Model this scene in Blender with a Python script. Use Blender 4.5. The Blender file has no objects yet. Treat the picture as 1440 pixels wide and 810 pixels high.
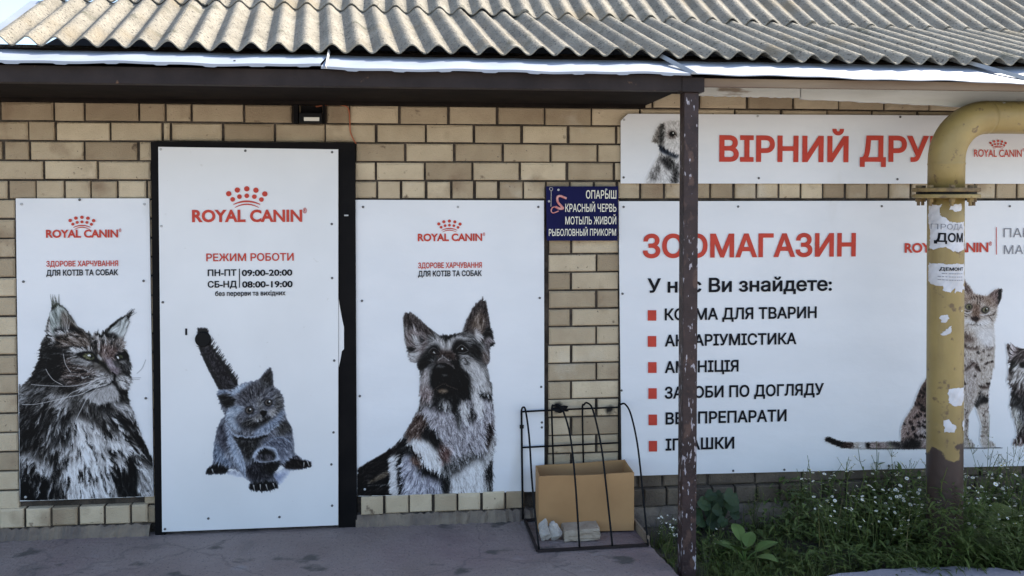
import bpy, bmesh, math, random
import numpy as np
from mathutils import Vector, noise as mnoise
rnd = random.Random(7); nrs = np.random.RandomState(11)
S = bpy.context.scene
COL = S.collection
# ------------------------------------------------------------------ camera
F = 1088.0; YAW = math.atan(F/11500); PIT = math.radians(1.4); PX, PY = 720.0, 302.0
CAM = np.array([0, -3.945, 1.67])
FW = np.array([math.sin(YAW)*math.cos(PIT), math.cos(YAW)*math.cos(PIT), -math.sin(PIT)])
RT = np.array([math.cos(YAW), -math.sin(YAW), 0.0]); UP = np.cross(RT, FW)
cd = bpy.data.cameras.new('camera'); cam = bpy.data.objects.new('camera', cd); COL.objects.link(cam)
cd.sensor_fit = 'HORIZONTAL'; cd.sensor_width = 36.0; cd.lens = 36.0*F/1440
cd.shift_y = -(405-PY)/1440; cd.clip_end = 2000; cd.clip_start = 0.05
cam.location = CAM
cam.rotation_euler = (math.pi/2-PIT, 0, -YAW)
S.camera = cam
def WY(px, py, Y):
    "point of the plane at depth Y seen at a photograph pixel (arrays welcome)"
    px = np.asarray(px, float); py = np.asarray(py, float)
    d = FW + RT*((px-PX)/F)[..., None] + UP*((PY-py)/F)[..., None]
    t = (np.asarray(Y, float)-CAM[1])/d[..., 1]
    return CAM + d*t[..., None]
def WZ(px, py, Z):
    d = FW + RT*((px-PX)/F) + UP*((PY-py)/F)
    return CAM + d*((Z-CAM[2])/d[2])
# ------------------------------------------------------------------ light
EL, AZ = math.radians(45), math.radians(63)      # azimuth measured from +Y (behind the shop) to +X
w = bpy.data.worlds.new('World'); S.world = w; w.use_nodes = True
nt = w.node_tree; bg = nt.nodes['Background']
sky = nt.nodes.new('ShaderNodeTexSky'); sky.sky_type = 'NISHITA'; sky.sun_disc = False
sky.sun_elevation = EL; sky.sun_rotation = AZ; sky.air_density = 1.0; sky.dust_density = 1.6; sky.ozone_density = 1.0
nt.links.new(sky.outputs[0], bg.inputs[0]); bg.inputs[1].default_value = 0.125
sl = bpy.data.lights.new('sun', 'SUN'); sl.energy = 3.4; sl.angle = math.radians(0.5); sl.color = (1, .95, .86)
sun = bpy.data.objects.new('sun', sl); COL.objects.link(sun)
sd = Vector((math.sin(AZ)*math.cos(EL), math.cos(AZ)*math.cos(EL), math.sin(EL)))
sun.rotation_euler = sd.to_track_quat('Z', 'Y').to_euler(); sun.location = (2, 3, 6)
S.view_settings.view_transform = 'Standard'; S.view_settings.look = 'None'
S.view_settings.exposure = 1.6; S.view_settings.gamma = 1.0
# ------------------------------------------------------------------ materials
def mat(name, col, rough=.7, col2=None, scale=8, detail=6, lo=.35, hi=.65, bump=0, bscale=60, metal=0, spec=.5, stretch=None):
    m = bpy.data.materials.new(name); m.use_nodes = True
    n, l = m.node_tree.nodes, m.node_tree.links
    b = n['Principled BSDF']; b.inputs['Roughness'].default_value = rough; b.inputs['Metallic'].default_value = metal
    b.inputs['Specular IOR Level'].default_value = spec
    b.inputs['Base Color'].default_value = (*col, 1)
    tc = n.new('ShaderNodeTexCoord'); src = tc.outputs['Object']
    if stretch:
        mp = n.new('ShaderNodeMapping'); mp.inputs['Scale'].default_value = stretch
        l.new(src, mp.inputs[0]); src = mp.outputs[0]
    if col2:
        no = n.new('ShaderNodeTexNoise'); no.inputs['Scale'].default_value = scale; no.inputs['Detail'].default_value = detail
        l.new(src, no.inputs['Vector'])
        r = n.new('ShaderNodeValToRGB'); r.color_ramp.elements[0].position = lo; r.color_ramp.elements[1].position = hi
        r.color_ramp.elements[0].color = (*col, 1); r.color_ramp.elements[1].color = (*col2, 1)
        l.new(no.outputs[0], r.inputs[0]); l.new(r.outputs[0], b.inputs['Base Color'])
    if bump:
        nb = n.new('ShaderNodeTexNoise'); nb.inputs['Scale'].default_value = bscale; nb.inputs['Detail'].default_value = 5
        l.new(src, nb.inputs['Vector'])
        bp = n.new('ShaderNodeBump'); bp.inputs['Strength'].default_value = bump; bp.inputs['Distance'].default_value = .01
        l.new(nb.outputs[0], bp.inputs['Height']); l.new(bp.outputs[0], b.inputs['Normal'])
    return m
def over(m, col, scale, lo, hi, stretch=(1, 1, 1), rough=None, zr=None, detail=6, msk=None):
    "a further layer of stain / chips with a shape of its own; zr = (z full, z none) limits it by height"
    n, l = m.node_tree.nodes, m.node_tree.links; b = n['Principled BSDF']
    geo = n.new('ShaderNodeNewGeometry'); mp = n.new('ShaderNodeMapping'); mp.inputs['Scale'].default_value = stretch
    l.new(geo.outputs['Position'], mp.inputs[0])
    no = n.new('ShaderNodeTexNoise'); no.inputs['Scale'].default_value = scale; no.inputs['Detail'].default_value = detail
    l.new(mp.outputs[0], no.inputs['Vector'])
    v = no.outputs[0]
    if zr:
        sx = n.new('ShaderNodeSeparateXYZ'); l.new(geo.outputs['Position'], sx.inputs[0])
        mr = n.new('ShaderNodeMapRange'); mr.inputs[1].default_value = zr[0]; mr.inputs[2].default_value = zr[1]
        mr.inputs[3].default_value = .45; mr.inputs[4].default_value = -.45
        l.new(sx.outputs['Z'], mr.inputs[0])
        ad = n.new('ShaderNodeMath'); ad.operation = 'ADD'; l.new(v, ad.inputs[0]); l.new(mr.outputs[0], ad.inputs[1]); v = ad.outputs[0]
    if msk:
        n2 = n.new('ShaderNodeTexNoise'); n2.inputs['Scale'].default_value = msk[0]; n2.inputs['Detail'].default_value = 2; l.new(geo.outputs['Position'], n2.inputs['Vector'])
        mm = n.new('ShaderNodeMath'); mm.operation = 'MULTIPLY_ADD'; l.new(n2.outputs[0], mm.inputs[0]); mm.inputs[1].default_value = msk[1]; mm.inputs[2].default_value = -.5*msk[1]
        ad2 = n.new('ShaderNodeMath'); ad2.operation = 'ADD'; l.new(v, ad2.inputs[0]); l.new(mm.outputs[0], ad2.inputs[1]); v = ad2.outputs[0]
    r = n.new('ShaderNodeMapRange'); r.inputs[1].default_value = lo; r.inputs[2].default_value = hi; l.new(v, r.inputs[0])
    mx = n.new('ShaderNodeMix'); mx.data_type = 'RGBA'; mx.inputs['B'].default_value = (*col, 1)
    cur = b.inputs['Base Color']
    if cur.links: l.new(cur.links[0].from_socket, mx.inputs['A'])
    else: mx.inputs['A'].default_value = cur.default_value
    l.new(r.outputs[0], mx.inputs['Factor']); l.new(mx.outputs['Result'], b.inputs['Base Color'])
    return m
def soot(m, pt, r):
    "a burnt mark on the surface round one point"
    n, l = m.node_tree.nodes, m.node_tree.links; b = n['Principled BSDF']
    geo = n.new('ShaderNodeNewGeometry'); no = n.new('ShaderNodeTexNoise'); no.inputs['Scale'].default_value = 26; l.new(geo.outputs['Position'], no.inputs['Vector'])
    d = n.new('ShaderNodeVectorMath'); d.operation = 'DISTANCE'; d.inputs[1].default_value = tuple(pt); l.new(geo.outputs['Position'], d.inputs[0])
    a = n.new('ShaderNodeMath'); a.operation = 'MULTIPLY_ADD'; l.new(no.outputs[0], a.inputs[0]); a.inputs[1].default_value = r*1.4; l.new(d.outputs['Value'], a.inputs[2])
    mr = n.new('ShaderNodeMapRange'); mr.inputs[1].default_value = r*1.15; mr.inputs[2].default_value = r*1.9; mr.inputs[3].default_value = 1; mr.inputs[4].default_value = 0; l.new(a.outputs[0], mr.inputs[0])
    mx = n.new('ShaderNodeMix'); mx.data_type = 'RGBA'; mx.inputs['B'].default_value = (.012, .009, .007, 1); l.new(b.inputs['Base Color'].links[0].from_socket, mx.inputs['A'])
    l.new(mr.outputs[0], mx.inputs['Factor']); l.new(mx.outputs['Result'], b.inputs['Base Color'])
def island(m, lo, hi):
    "multiply the colour by a random tone per loose piece"
    n, l = m.node_tree.nodes, m.node_tree.links; b = n['Principled BSDF']
    g = n.new('ShaderNodeNewGeometry'); r = n.new('ShaderNodeValToRGB')
    r.color_ramp.elements[0].color = (*lo, 1); r.color_ramp.elements[1].color = (*hi, 1)
    l.new(g.outputs['Random Per Island'], r.inputs[0])
    mx = n.new('ShaderNodeMix'); mx.data_type = 'RGBA'; mx.blend_type = 'MULTIPLY'; mx.inputs['Factor'].default_value = 1
    cur = b.inputs['Base Color']
    if cur.links: l.new(cur.links[0].from_socket, mx.inputs['A'])
    else: mx.inputs['A'].default_value = cur.default_value
    l.new(r.outputs[0], mx.inputs['B']); l.new(mx.outputs['Result'], b.inputs['Base Color'])
    return m
M = {}
M['brick'] = island(mat('silicate_brick', (.60, .505, .355), .85, (.49, .40, .275), 9, 8, .3, .7, .5, 140), (.60, .545, .49), (1.12, 1.10, 1.07))
over(M['brick'], (.12, .08, .05), 16, .66, .74)
over(M['brick'], (.24, .16, .095), 5, .58, .80)
over(M['brick'], (.62, .55, .43), 3.3, .60, .8)
over(M['brick'], (.10, .075, .055), 48, .68, .74)
soot(M['brick'], WY(786, 574, 0), .030); soot(M['brick'], WY(857, 576, 0), .026)
M['shaded_brick'] = island(mat('shaded_plinth_brick', (.095, .075, .055), .9, (.17, .135, .095), 7, 8, .35, .7, .6, 90), (.75, .72, .7), (1.05, 1.02, 1))  # dark plinth brick, the deep shade under the big banner put into its colour
M['mortar'] = mat('dark_mortar', (.035, .027, .020), .95, (.10, .078, .06), 14, 8, .4, .7, .9, 90)
M['plinth'] = mat('rough_cement', (.15, .12, .10), .95, (.24, .19, .14), 12, 8, .35, .65, 1, 40)
M['vinyl'] = mat('white_vinyl', (.80, .80, .80), .48, (.74, .745, .75), 3, 5, .4, .75, .75, 4, spec=.35, stretch=(.8, 1, 1.5))
over(M['vinyl'], (.62, .60, .55), 4, .66, .9, (1, 1, .25))
M['board'] = mat('white_panel', (.79, .785, .77), .42, (.73, .725, .71), 2.5, 5, .4, .75, spec=.35)
over(M['board'], (.60, .58, .53), 30, .70, .8)
M['red'] = mat('red_print', (.58, .065, .04), .55, (.50, .055, .035), 20, spec=.2)
M['black'] = mat('black_print', (.010, .010, .013), .6, spec=.1)
M['cream'] = mat('cream_print', (.80, .76, .62), .5)
M['navy'] = mat('navy_sign', (.005, .006, .048), .5, (.008, .009, .065), 5, spec=.1)
M['pink'] = mat('worm_print', (.62, .19, .17), .5, (.75, .42, .38), 40)
M['steel'] = mat('dark_door_steel', (.004, .0035, .004), .7, (.007, .006, .006), 9, spec=.12)
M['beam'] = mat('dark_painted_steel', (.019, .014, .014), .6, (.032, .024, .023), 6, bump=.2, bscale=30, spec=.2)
over(M['beam'], (.12, .07, .045), 22, .68, .74)
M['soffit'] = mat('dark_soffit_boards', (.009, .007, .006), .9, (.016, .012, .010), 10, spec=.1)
M['post'] = mat('chipped_brown_paint', (.026, .016, .016), .5, (.045, .028, .027), 14, bump=.3, bscale=60, spec=.3)
over(M['post'], (.085, .05, .04), 24, .58, .66, (1, 1, .5))
over(M['post'], (.36, .33, .35), 66, .615, .645, (1, 1, .34), detail=11, msk=(4.5, .40))
M['galv'] = mat('galvanised_flashing', (.36, .385, .43), .55, (.28, .31, .36), 5, 6, .3, .7, .12, 14, metal=.0, spec=.6)
over(M['galv'], (.36, .36, .36), 9, .66, .8, (1, 1, 1))
M['galv_dark'] = mat('weathered_seam', (.26, .27, .28), .6, (.34, .33, .31), 14)
M['slate'] = mat('asbestos_slate', (.185, .162, .122), .92, (.29, .258, .20), 7, 8, .3, .7, .8, 90)
over(M['slate'], (.07, .06, .045), 70, .58, .66)
over(M['slate'], (.085, .08, .05), 6, .60, .74)
over(M['slate'], (.32, .29, .225), 55, .60, .72)
over(M['slate'], (.22, .17, .10), 3.2, .56, .8)
M['fascia'] = mat('flaking_white_board', (.56, .56, .51), .7, (.66, .67, .63), 8, bump=.4, bscale=30, stretch=(.25, 1, 1))
over(M['fascia'], (.24, .19, .14), 13, .60, .66, (.25, 1, 1))
M['oldwood'] = mat('weathered_brown_wood', (.17, .12, .085), .85, (.25, .19, .13), 10, bump=.5, bscale=30, stretch=(.15, 1, 1))
M['pipe'] = mat('ochre_gas_pipe', (.35, .25, .085), .5, (.25, .175, .06), 5, 9, .35, .72, .25, 30)
over(M['pipe'], (.15, .095, .045), 26, .62, .70)
over(M['pipe'], (.17, .115, .05), 9, .55, .8, (1, 1, .12))
over(M['pipe'], (.70, .68, .62), 21, .73, .74)
over(M['pipe'], (.045, .026, .02), 9, .5, .54, zr=(.28, .62))
M['iron'] = mat('rusty_flange', (.13, .085, .045), .75, (.28, .19, .07), 22, bump=.5)
M['wire'] = mat('black_wire', (.005, .005, .0055), .55, spec=.15)
M['card'] = mat('cardboard', (.46, .265, .115), .85, (.37, .205, .085), 4, bump=.08, bscale=25)
M['stone'] = mat('pale_stone', (.34, .30, .26), .9, (.47, .43, .38), 16, bump=1, bscale=35)
M['oldbrick'] = mat('sandy_brick', (.33, .26, .19), .9, (.42, .35, .27), 16, bump=.8, bscale=60)
M['paper'] = mat('notice_paper', (.66, .65, .66), .8, (.55, .53, .52), 22, bump=.2, bscale=60)
M['grey_print'] = mat('grey_print', (.20, .20, .22), .7)
M['screw'] = mat('screw_head', (.10, .095, .09), .5)
M['screw_pale'] = mat('zinc_screw_head', (.45, .45, .44), .4)
M['lampglass'] = mat('lamp_glass', (.74, .71, .62), .25)
M['cable'] = mat('orange_cable', (.42, .12, .05), .5)
M['concrete'] = mat('stained_concrete', (.215, .16, .14), .85, (.30, .245, .22), 2.2, 9, .3, .7, 1.0, 45)
over(M['concrete'], (.085, .078, .075), 2.6, .55, .75)
over(M['concrete'], (.33, .31, .31), 6, .64, .8, (.5, 1, 1))
over(M['concrete'], (.22, .15, .15), 1.4, .5, .75)
over(M['concrete'], (.10, .085, .08), 95, .60, .70)
over(M['concrete'], (.38, .36, .35), 130, .66, .74)
over(M['concrete'], (.10, .085, .075), 4.5, .60, .66, (1, 1.6, 1), detail=12)
def cracks(m, col, scale, wid):
    n, l = m.node_tree.nodes, m.node_tree.links; b = n['Principled BSDF']
    geo = n.new('ShaderNodeNewGeometry'); no = n.new('ShaderNodeTexNoise'); no.inputs['Scale'].default_value = 6; no.inputs['Detail'].default_value = 8; l.new(geo.outputs['Position'], no.inputs['Vector'])
    ad = n.new('ShaderNodeVectorMath'); ad.operation = 'MULTIPLY_ADD'; l.new(no.outputs['Color'], ad.inputs[0]); ad.inputs[1].default_value = (.16, .16, .16); l.new(geo.outputs['Position'], ad.inputs[2])
    vo = n.new('ShaderNodeTexVoronoi'); vo.feature = 'DISTANCE_TO_EDGE'; vo.inputs['Scale'].default_value = scale; l.new(ad.outputs[0], vo.inputs['Vector'])
    mr = n.new('ShaderNodeMapRange'); mr.inputs[1].default_value = 0; mr.inputs[2].default_value = wid; mr.inputs[3].default_value = .32; mr.inputs[4].default_value = 0; l.new(vo.outputs['Distance'], mr.inputs[0])
    mx = n.new('ShaderNodeMix'); mx.data_type = 'RGBA'; mx.inputs['B'].default_value = (*col, 1); l.new(b.inputs['Base Color'].links[0].from_socket, mx.inputs['A']); l.new(mr.outputs[0], mx.inputs['Factor']); l.new(mx.outputs['Result'], b.inputs['Base Color'])
cracks(M['concrete'], (.055, .048, .045), .8, .006)
M['soil'] = mat('dark_soil', (.045, .036, .027), .95, (.085, .07, .05), 9, bump=1, bscale=30)
M['path'] = mat('pale_concrete', (.34, .32, .345), .85, (.27, .25, .27), 6, 8, bump=.5, bscale=60)
M['yard'] = mat('yard_ground', (.34, .30, .26), .95, (.40, .36, .31), 3, 8, bump=.5, bscale=20)
def leafmat(name, a, b):
    m = island(mat(name, a, .55, b, 12, spec=.3), (.6, .62, .55), (1.25, 1.2, 1.1))
    return m
M['leafmid'] = leafmat('undergrowth_leaves', (.052, .082, .018), (.085, .115, .028))
M['grass'] = leafmat('grass_blades', (.062, .088, .018), (.09, .11, .026))
M['dry'] = leafmat('dry_grass', (.20, .17, .075), (.26, .22, .10))
M['leaf'] = leafmat('weed_leaves', (.07, .10, .022), (.105, .135, .035))
M['leafdark'] = leafmat('dark_leaves', (.028, .052, .022), (.042, .07, .028))
M['leafbright'] = leafmat('bright_leaves', (.085, .145, .035), (.12, .18, .05))
M['petal'] = mat('white_petals', (.82, .82, .78), .6)
M['eye'] = mat('yellow_centres', (.55, .42, .06), .7)
pm = bpy.data.materials.new('animal_print'); pm.use_nodes = True
_a = pm.node_tree.nodes.new('ShaderNodeAttribute'); _a.attribute_name = 'ink'
_b = pm.node_tree.nodes['Principled BSDF']; _b.inputs['Roughness'].default_value = .5; _b.inputs['Specular IOR Level'].default_value = .15
pm.node_tree.links.new(_a.outputs['Color'], _b.inputs['Base Color']); M['print'] = pm
# ------------------------------------------------------------------ helpers
def obj(name, verts, faces, m, parent=None, smooth=False):
    me = bpy.data.meshes.new(name); me.from_pydata([tuple(v) for v in verts], [], [tuple(f) for f in faces]); me.update()
    o = bpy.data.objects.new(name, me); COL.objects.link(o)
    if m: me.materials.append(M[m] if isinstance(m, str) else m)
    if smooth: me.polygons.foreach_set('use_smooth', [True]*len(me.polygons))
    if parent: hang(o, parent)
    return o
def hang(o, p):
    bpy.context.view_layer.update()
    o.parent = p; o.matrix_parent_inverse = p.matrix_world.inverted()
def thing(name, label, cat, loc, group=None):
    o = bpy.data.objects.new(name, None); COL.objects.link(o); o.location = loc; o.empty_display_size = .1
    o['label'] = label; o['category'] = cat
    if group: o['group'] = group
    return o
def tag(o, label, cat, group=None):
    o['label'] = label; o['category'] = cat
    if group: o['group'] = group
    return o
class MB:
    def __init__(s): s.v = []; s.f = []
    def add(s, vs, fs):
        k = len(s.v); s.v += [tuple(v) for v in vs]; s.f += [tuple(i+k for i in f) for f in fs]; return s
    def box(s, a, b, bev=0):
        x0, y0, z0 = a; x1, y1, z1 = b
        if not bev:
            v = [(x0,y0,z0),(x1,y0,z0),(x1,y1,z0),(x0,y1,z0),(x0,y0,z1),(x1,y0,z1),(x1,y1,z1),(x0,y1,z1)]
            return s.add(v, [(0,3,2,1),(4,5,6,7),(0,1,5,4),(1,2,6,5),(2,3,7,6),(3,0,4,7)])
        bm = bmesh.new(); bmesh.ops.create_cube(bm, size=1)
        for q in bm.verts: q.co = Vector(((x0+x1)/2+q.co.x*(x1-x0), (y0+y1)/2+q.co.y*(y1-y0), (z0+z1)/2+q.co.z*(z1-z0)))
        bmesh.ops.bevel(bm, geom=bm.edges[:], offset=bev, segments=2, affect='EDGES', profile=.7)
        bm.verts.index_update(); s.add([q.co for q in bm.verts], [[q.index for q in f.verts] for f in bm.faces]); bm.free(); return s
    def tube(s, pts, r, n=8, cap=True):
        pts = [Vector(p) for p in pts]; rs = r if isinstance(r, (list, tuple)) else [r]*len(pts)
        k = len(s.v); up = None
        for i, p in enumerate(pts):
            d = (pts[min(i+1, len(pts)-1)]-pts[max(i-1, 0)]).normalized()
            if up is None: up = d.orthogonal().normalized()
            up = (up-d*up.dot(d)).normalized(); q = d.cross(up)
            for j in range(n):
                a = 2*math.pi*j/n; s.v.append(tuple(p+(up*math.cos(a)+q*math.sin(a))*rs[i]))
        for i in range(len(pts)-1):
            for j in range(n):
                a = k+i*n+j; b = k+i*n+(j+1) % n; s.f.append((a, b, b+n, a+n))
        if cap:
            s.f.append(tuple(k+j for j in range(n))[::-1]); s.f.append(tuple(k+(len(pts)-1)*n+j for j in range(n)))
        return s
    def disc(s, c, r, n=20, ry=None):
        c = np.array(c); k = len(s.v)
        s.v += [tuple(c+np.array((math.cos(2*math.pi*i/n)*r, 0, math.sin(2*math.pi*i/n)*(ry or r)))) for i in range(n)]
        s.f.append(tuple(range(k, k+n))); return s
    def build(s, name, m, parent=None, smooth=False): return obj(name, s.v, s.f, m, parent, smooth)
def spline(pts, n=6, closed=False):
    p = np.array(pts, float); out = []; N = len(p)
    for i in range(N if closed else N-1):
        if closed: a, b, c, d = p[(i-1) % N], p[i], p[(i+1) % N], p[(i+2) % N]
        else: a, b, c, d = p[max(i-1, 0)], p[i], p[i+1], p[min(i+2, N-1)]
        for t in np.arange(n)/n:
            out.append(.5*((2*b)+(c-a)*t+(2*a-5*b+4*c-d)*t*t+(3*b-a-3*c+d)*t**3))
    if not closed: out.append(p[-1])
    return np.array(out)
# ------------------------------------------------------------------ setting
def sheet(name, pts, z, m, th=0):
    n = len(pts); v = [(x, y, z) for x, y in pts]; f = [tuple(range(n))]
    if th:
        v += [(x, y, z-th) for x, y in pts]; f += [(i, i+n, (i+1) % n+n, (i+1) % n) for i in range(n)]
    o = obj(name, v, f, m); o['kind'] = 'structure'; return o
sheet('ground', [(-400, -600), (400, -600), (400, 600), (-400, 600)], -.10, 'yard')
edge = [(.95, .02), (.972, -.12), (1.0, -.36), (1.035, -.58), (1.06, -.75), (1.12, -1.1), (1.30, -2.4)]
edge2 = []
for x, y in spline(edge, 10): edge2.append((x+rnd.uniform(-.004, .004), y))
o = sheet('porch_pavement', [(-7, .02), (-7, -2.4)]+edge2[::-1], 0, 'concrete', .11)
# soil bed in front of the right hand wall, slightly lumpy
bx = np.linspace(.94, 5.2, 70); by = np.linspace(.02, -1.25, 26); v = []; f = []
for j, y in enumerate(by):
    for i, x in enumerate(bx): v.append((x, y, -.075+.03*math.sin(x*7+y*5)*math.sin(y*9+x)+rnd.uniform(-.008, .008)))
for j in range(len(by)-1):
    for i in range(len(bx)-1): a = j*len(bx)+i; f.append((a, a+len(bx), a+len(bx)+1, a+1))
o = obj('soil', v, f, 'soil', smooth=True); o['kind'] = 'structure'
pp = [WZ(x, y, -.02)[:2] for x, y in [(1163, 810), (1180, 806), (1212, 804), (1240, 800), (1262, 800), (1290, 797), (1318, 798), (1345, 796), (1372, 799), (1400, 798), (1425, 803), (1450, 802), (1520, 803)]]
pp = [tuple(p) for p in pp]+[(5.0, -.72), (5.0, -2.2), (1.55, -2.2)]
sheet('path', pp, -.02, 'path', .08)
# ------------------------------------------------------------------ the shop building
shop = thing('shop_building', 'brick pet shop with a corrugated slate roof, white flashing and a boarded white door', 'building', (0, .1, 0))
def sx(px, py=300, Y=0): return float(WY(px, py, Y)[0])
bricks = MB(); mort = MB()
def brick(x0, x1, z0, z1, yf=0.0, chip=True):
    j = lambda a: rnd.uniform(-a, a)
    x0 += j(.0026); x1 += j(.0026); z0 += j(.0016); z1 += j(.0016); y = yf+j(.003); b = rnd.uniform(.003, .0065); t = j(.0012)
    c = [b+abs(j(.002))+(rnd.uniform(.004, .012) if rnd.random() < .10 else 0) for _ in range(4)]
    fr = [(x0+c[0], y, z0+c[0]), (x1-c[1], y+t, z0+c[1]), (x1-c[2], y+t, z1-c[2]), (x0+c[3], y, z1-c[3])]
    md = [(x0, y+b, z0), (x1, y+b+t, z0), (x1, y+b+t, z1), (x0, y+b, z1)]
    bk = [(x0, yf+.035, z0), (x1, yf+.035, z0), (x1, yf+.035, z1), (x0, yf+.035, z1)]
    bricks.add(fr+md+bk, [(0, 1, 2, 3)]+[(4+i, 4+(i+1) % 4, (i+1) % 4, i) for i in range(4)]+[(8+i, 8+(i+1) % 4, 4+(i+1) % 4, 4+i) for i in range(4)])
P = .0945; JT = .0125
def row(z0, joints_px, py, x_end=None, yf=0.0, h=.0855, pitch=None):
    xs = [sx(p, py) for p in joints_px]
    for a, b in zip(xs, xs[1:]): brick(a+JT/2, b-JT/2, z0, z0+h, yf)
    x = xs[-1]
    while x_end and x < x_end: brick(x+JT/2, x+pitch-JT/2, z0, z0+h, yf); x += pitch
row(2.1305, [-60, 12, 82, 157, 231, 301, 372, 447, 515, 583, 650, 717, 784, 850], 135, 5, pitch=.254)
row(2.036, [-70, -1, 75.5, 118, 195, 232, 269, 342.5, 412, 457, 491.5, 561, 631, 699, 766, 832, 900], 155, 5, pitch=.254)
row(1.9415, [-36, 39.5, 77, 154, 228.5, 240, 313, 385.5, 457, 528.5, 598.5, 666, 733.5, 799.5, 867, 934], 182, 5, pitch=.254)
row(1.847, [-70, 4, 41, 118.5, 194, 214], 209); row(1.847, [499, 569.5, 638.5, 706.5, 774, 840, 906], 209, 5, pitch=.254)
row(1.7525, [-80, -12, 61, 136.5, 213], 236); row(1.7525, [497, 528, 597, 664, 731, 797.5, 864, 930], 236, 5, pitch=.254)
row(1.658, [-61, -25, 11, 50, 90, 127.5, 164.5, 206, 214], 265, h=.084)
row(1.658, [496, 530.5, 564.5, 599, 634, 667.5, 701, 736, 768, 802, 836, 868, 901, 934, 966, 999, 1032], 269, 5, h=.084, pitch=.123)
# rows below: left jamb, the strip beside the door, the pier, and plain rows under the big banner
z = 1.5635; k = 0
while z > .03:
    if k % 2: a = [(-2.40, -2.158), (-2.158, -2.036)]
    else: a = [(-2.54, -2.284), (-2.284, -2.036)]
    for p, q in a: brick(p+JT/2, q-JT/2, z, z+.0855)
    for p, q in [(-1.452, -1.398)]: brick(p, q, z, z+.0855)
    a = [(.558, .815), (.815, .937)] if k % 2 else [(.558, .682), (.682, .937)]
    for p, q in a: brick(p+JT/2, q-JT/2, z, z+.0855)
    z -= P; k += 1
def sill(x0, x1, z0=.062, h=.088):
    x = x0
    while x < x1-.03:
        e = min(x+.123, x1); brick(x+JT/2, e-JT/2, z0+rnd.uniform(-.002, .002), z0+h, -.022); x += .123
# row of stretchers just under the big banner, then the projecting sill course
bricks.build('wall', 'brick', shop); bricks = MB()
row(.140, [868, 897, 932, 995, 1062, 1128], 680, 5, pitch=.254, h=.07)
sill(.94, 5.0, .048, .086); bricks.build('plinth_course', 'shaded_brick', shop)
for a_, b_ in [(-2.62, -1.43), (-.40, .44)]:
    bricks = MB(); sill(a_, b_); bricks.build('sill_course', 'brick', shop)
# mortar bed: solid backing with the door opening left free of it by the frame in front
mort.box((-3.2, .013, -.1), (6.0, .30, 2.40))
for a, b in [(-2.62, -1.43), (-.40, .44), (.94, 5.0)]: mort.box((a+.004, -.006, .056 if a < .9 else .044), (b-.004, .012, .144 if a < .9 else .128))
mort.build('mortar', 'mortar', shop)
# broken cement skirt at the foot of the wall
def skirt(x0, x1, h):
    n = int((x1-x0)/.018); v = []; f = []
    for i in range(n+1):
        x = x0+(x1-x0)*i/n
        hh = h+rnd.uniform(-.008, .006); d = -.012-rnd.uniform(0, .016)
        v += [(x, d-.016-rnd.uniform(0, .01), -.02), (x, d-rnd.uniform(0, .008), hh*.55), (x, d+.004, hh), (x, .014, hh+.002)]
    for i in range(n):
        for j in range(3): a = i*4+j; f.append((a, a+4, a+5, a+1))
    obj('plinth', v, f, 'plinth', shop)
skirt(-2.7, -1.42, .054); skirt(-.42, .95, .054)
n = 90; v = []; f = []
for i in range(n+1):
    x = .95+i*.045
    v += [(x, -.02-rnd.uniform(0, .015), -.1), (x, -.018-rnd.uniform(0, .015), 0), (x, -.012, .04+rnd.uniform(-.004, 0)), (x, .014, .045)]
for i in range(n):
    for j in range(3): a = i*4+j; f.append((a, a+4, a+5, a+1))
obj('plinth', v, f, 'plinth', shop)
# ---- roof
roof = obj('roof', [], [], None, shop)
roof.data.from_pydata([(-2.4, .05, 2.12), (5.6, .05, 2.12), (5.6, 2.4, 3.4), (-2.1, 2.4, 3.4), (-2.4, 2.4, 2.12), (5.6, 2.4, 2.12)], [], [(0, 1, 2, 3), (0, 3, 4), (1, 5, 2)])
roof.data.materials.append(M['soffit'])
WP = .115; AM = .019
XE0 = sx(-26, 60, -.5)
def zt(x): return np.interp(x, [-2.2, 3.6], [2.69, 2.60])
def zE(x): return 2.313-.003*x+.004*np.sin(x*2.1)
def corr(name, fn, u0, u1, nt_, period, sub, thick=.006):
    "corrugated slates: fn(u, t) gives the mean surface, crests follow u; one slate every `period` waves, the next one lapped over it"
    per = 14; nu = int((u1-u0)/WP*per); us = u0+np.arange(nu+1)*WP/per
    v = []; f = []; k0 = 0
    ns = int(math.ceil((u1-u0)/(WP*period)))
    for s_ in range(ns):
        a = u0+s_*WP*period; b = min(a+WP*(period+.55), u1+WP*.3)
        n = int(round((b-a)/WP*per)); uu = a+(b-a)*np.arange(n+1)/n
        lift0 = rnd.uniform(0, .003); e0 = rnd.uniform(-.012, .012)/(1 if nt_ == 9 else 5); ph = rnd.uniform(-.03, .03); lr = rnd.uniform(-.004, .004)
        T = np.linspace(e0, 1, nt_)
        rows = []
        for lay in (0, 1):
            base = len(v)
            for t in T:
                p = fn(uu, t)
                zz = p[:, 2]+AM*np.cos(2*math.pi*(uu/WP)+ph)+lift0-lay*thick+.0045*((uu-a)/(b-a))+lr*(t-.5)
                v += [tuple(q) for q in np.stack([p[:, 0], p[:, 1], zz], 1)]
            rows.append(base)
            for j in range(nt_-1):
                for i in range(n):
                    q = base+j*(n+1)+i; f.append((q, q+1, q+n+2, q+n+1) if lay == 0 else (q, q+n+1, q+n+2, q+1))
        for i in range(n):
            f.append((rows[0]+i, rows[1]+i, rows[1]+i+1, rows[0]+i+1))
        for i0 in (0, n):
            for j in range(nt_-1):
                q = j*(n+1)+i0; f.append((rows[0]+q, rows[0]+q+n+1, rows[1]+q+n+1, rows[1]+q))
    return obj(name, v, f, 'slate', roof, smooth=False)
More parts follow.
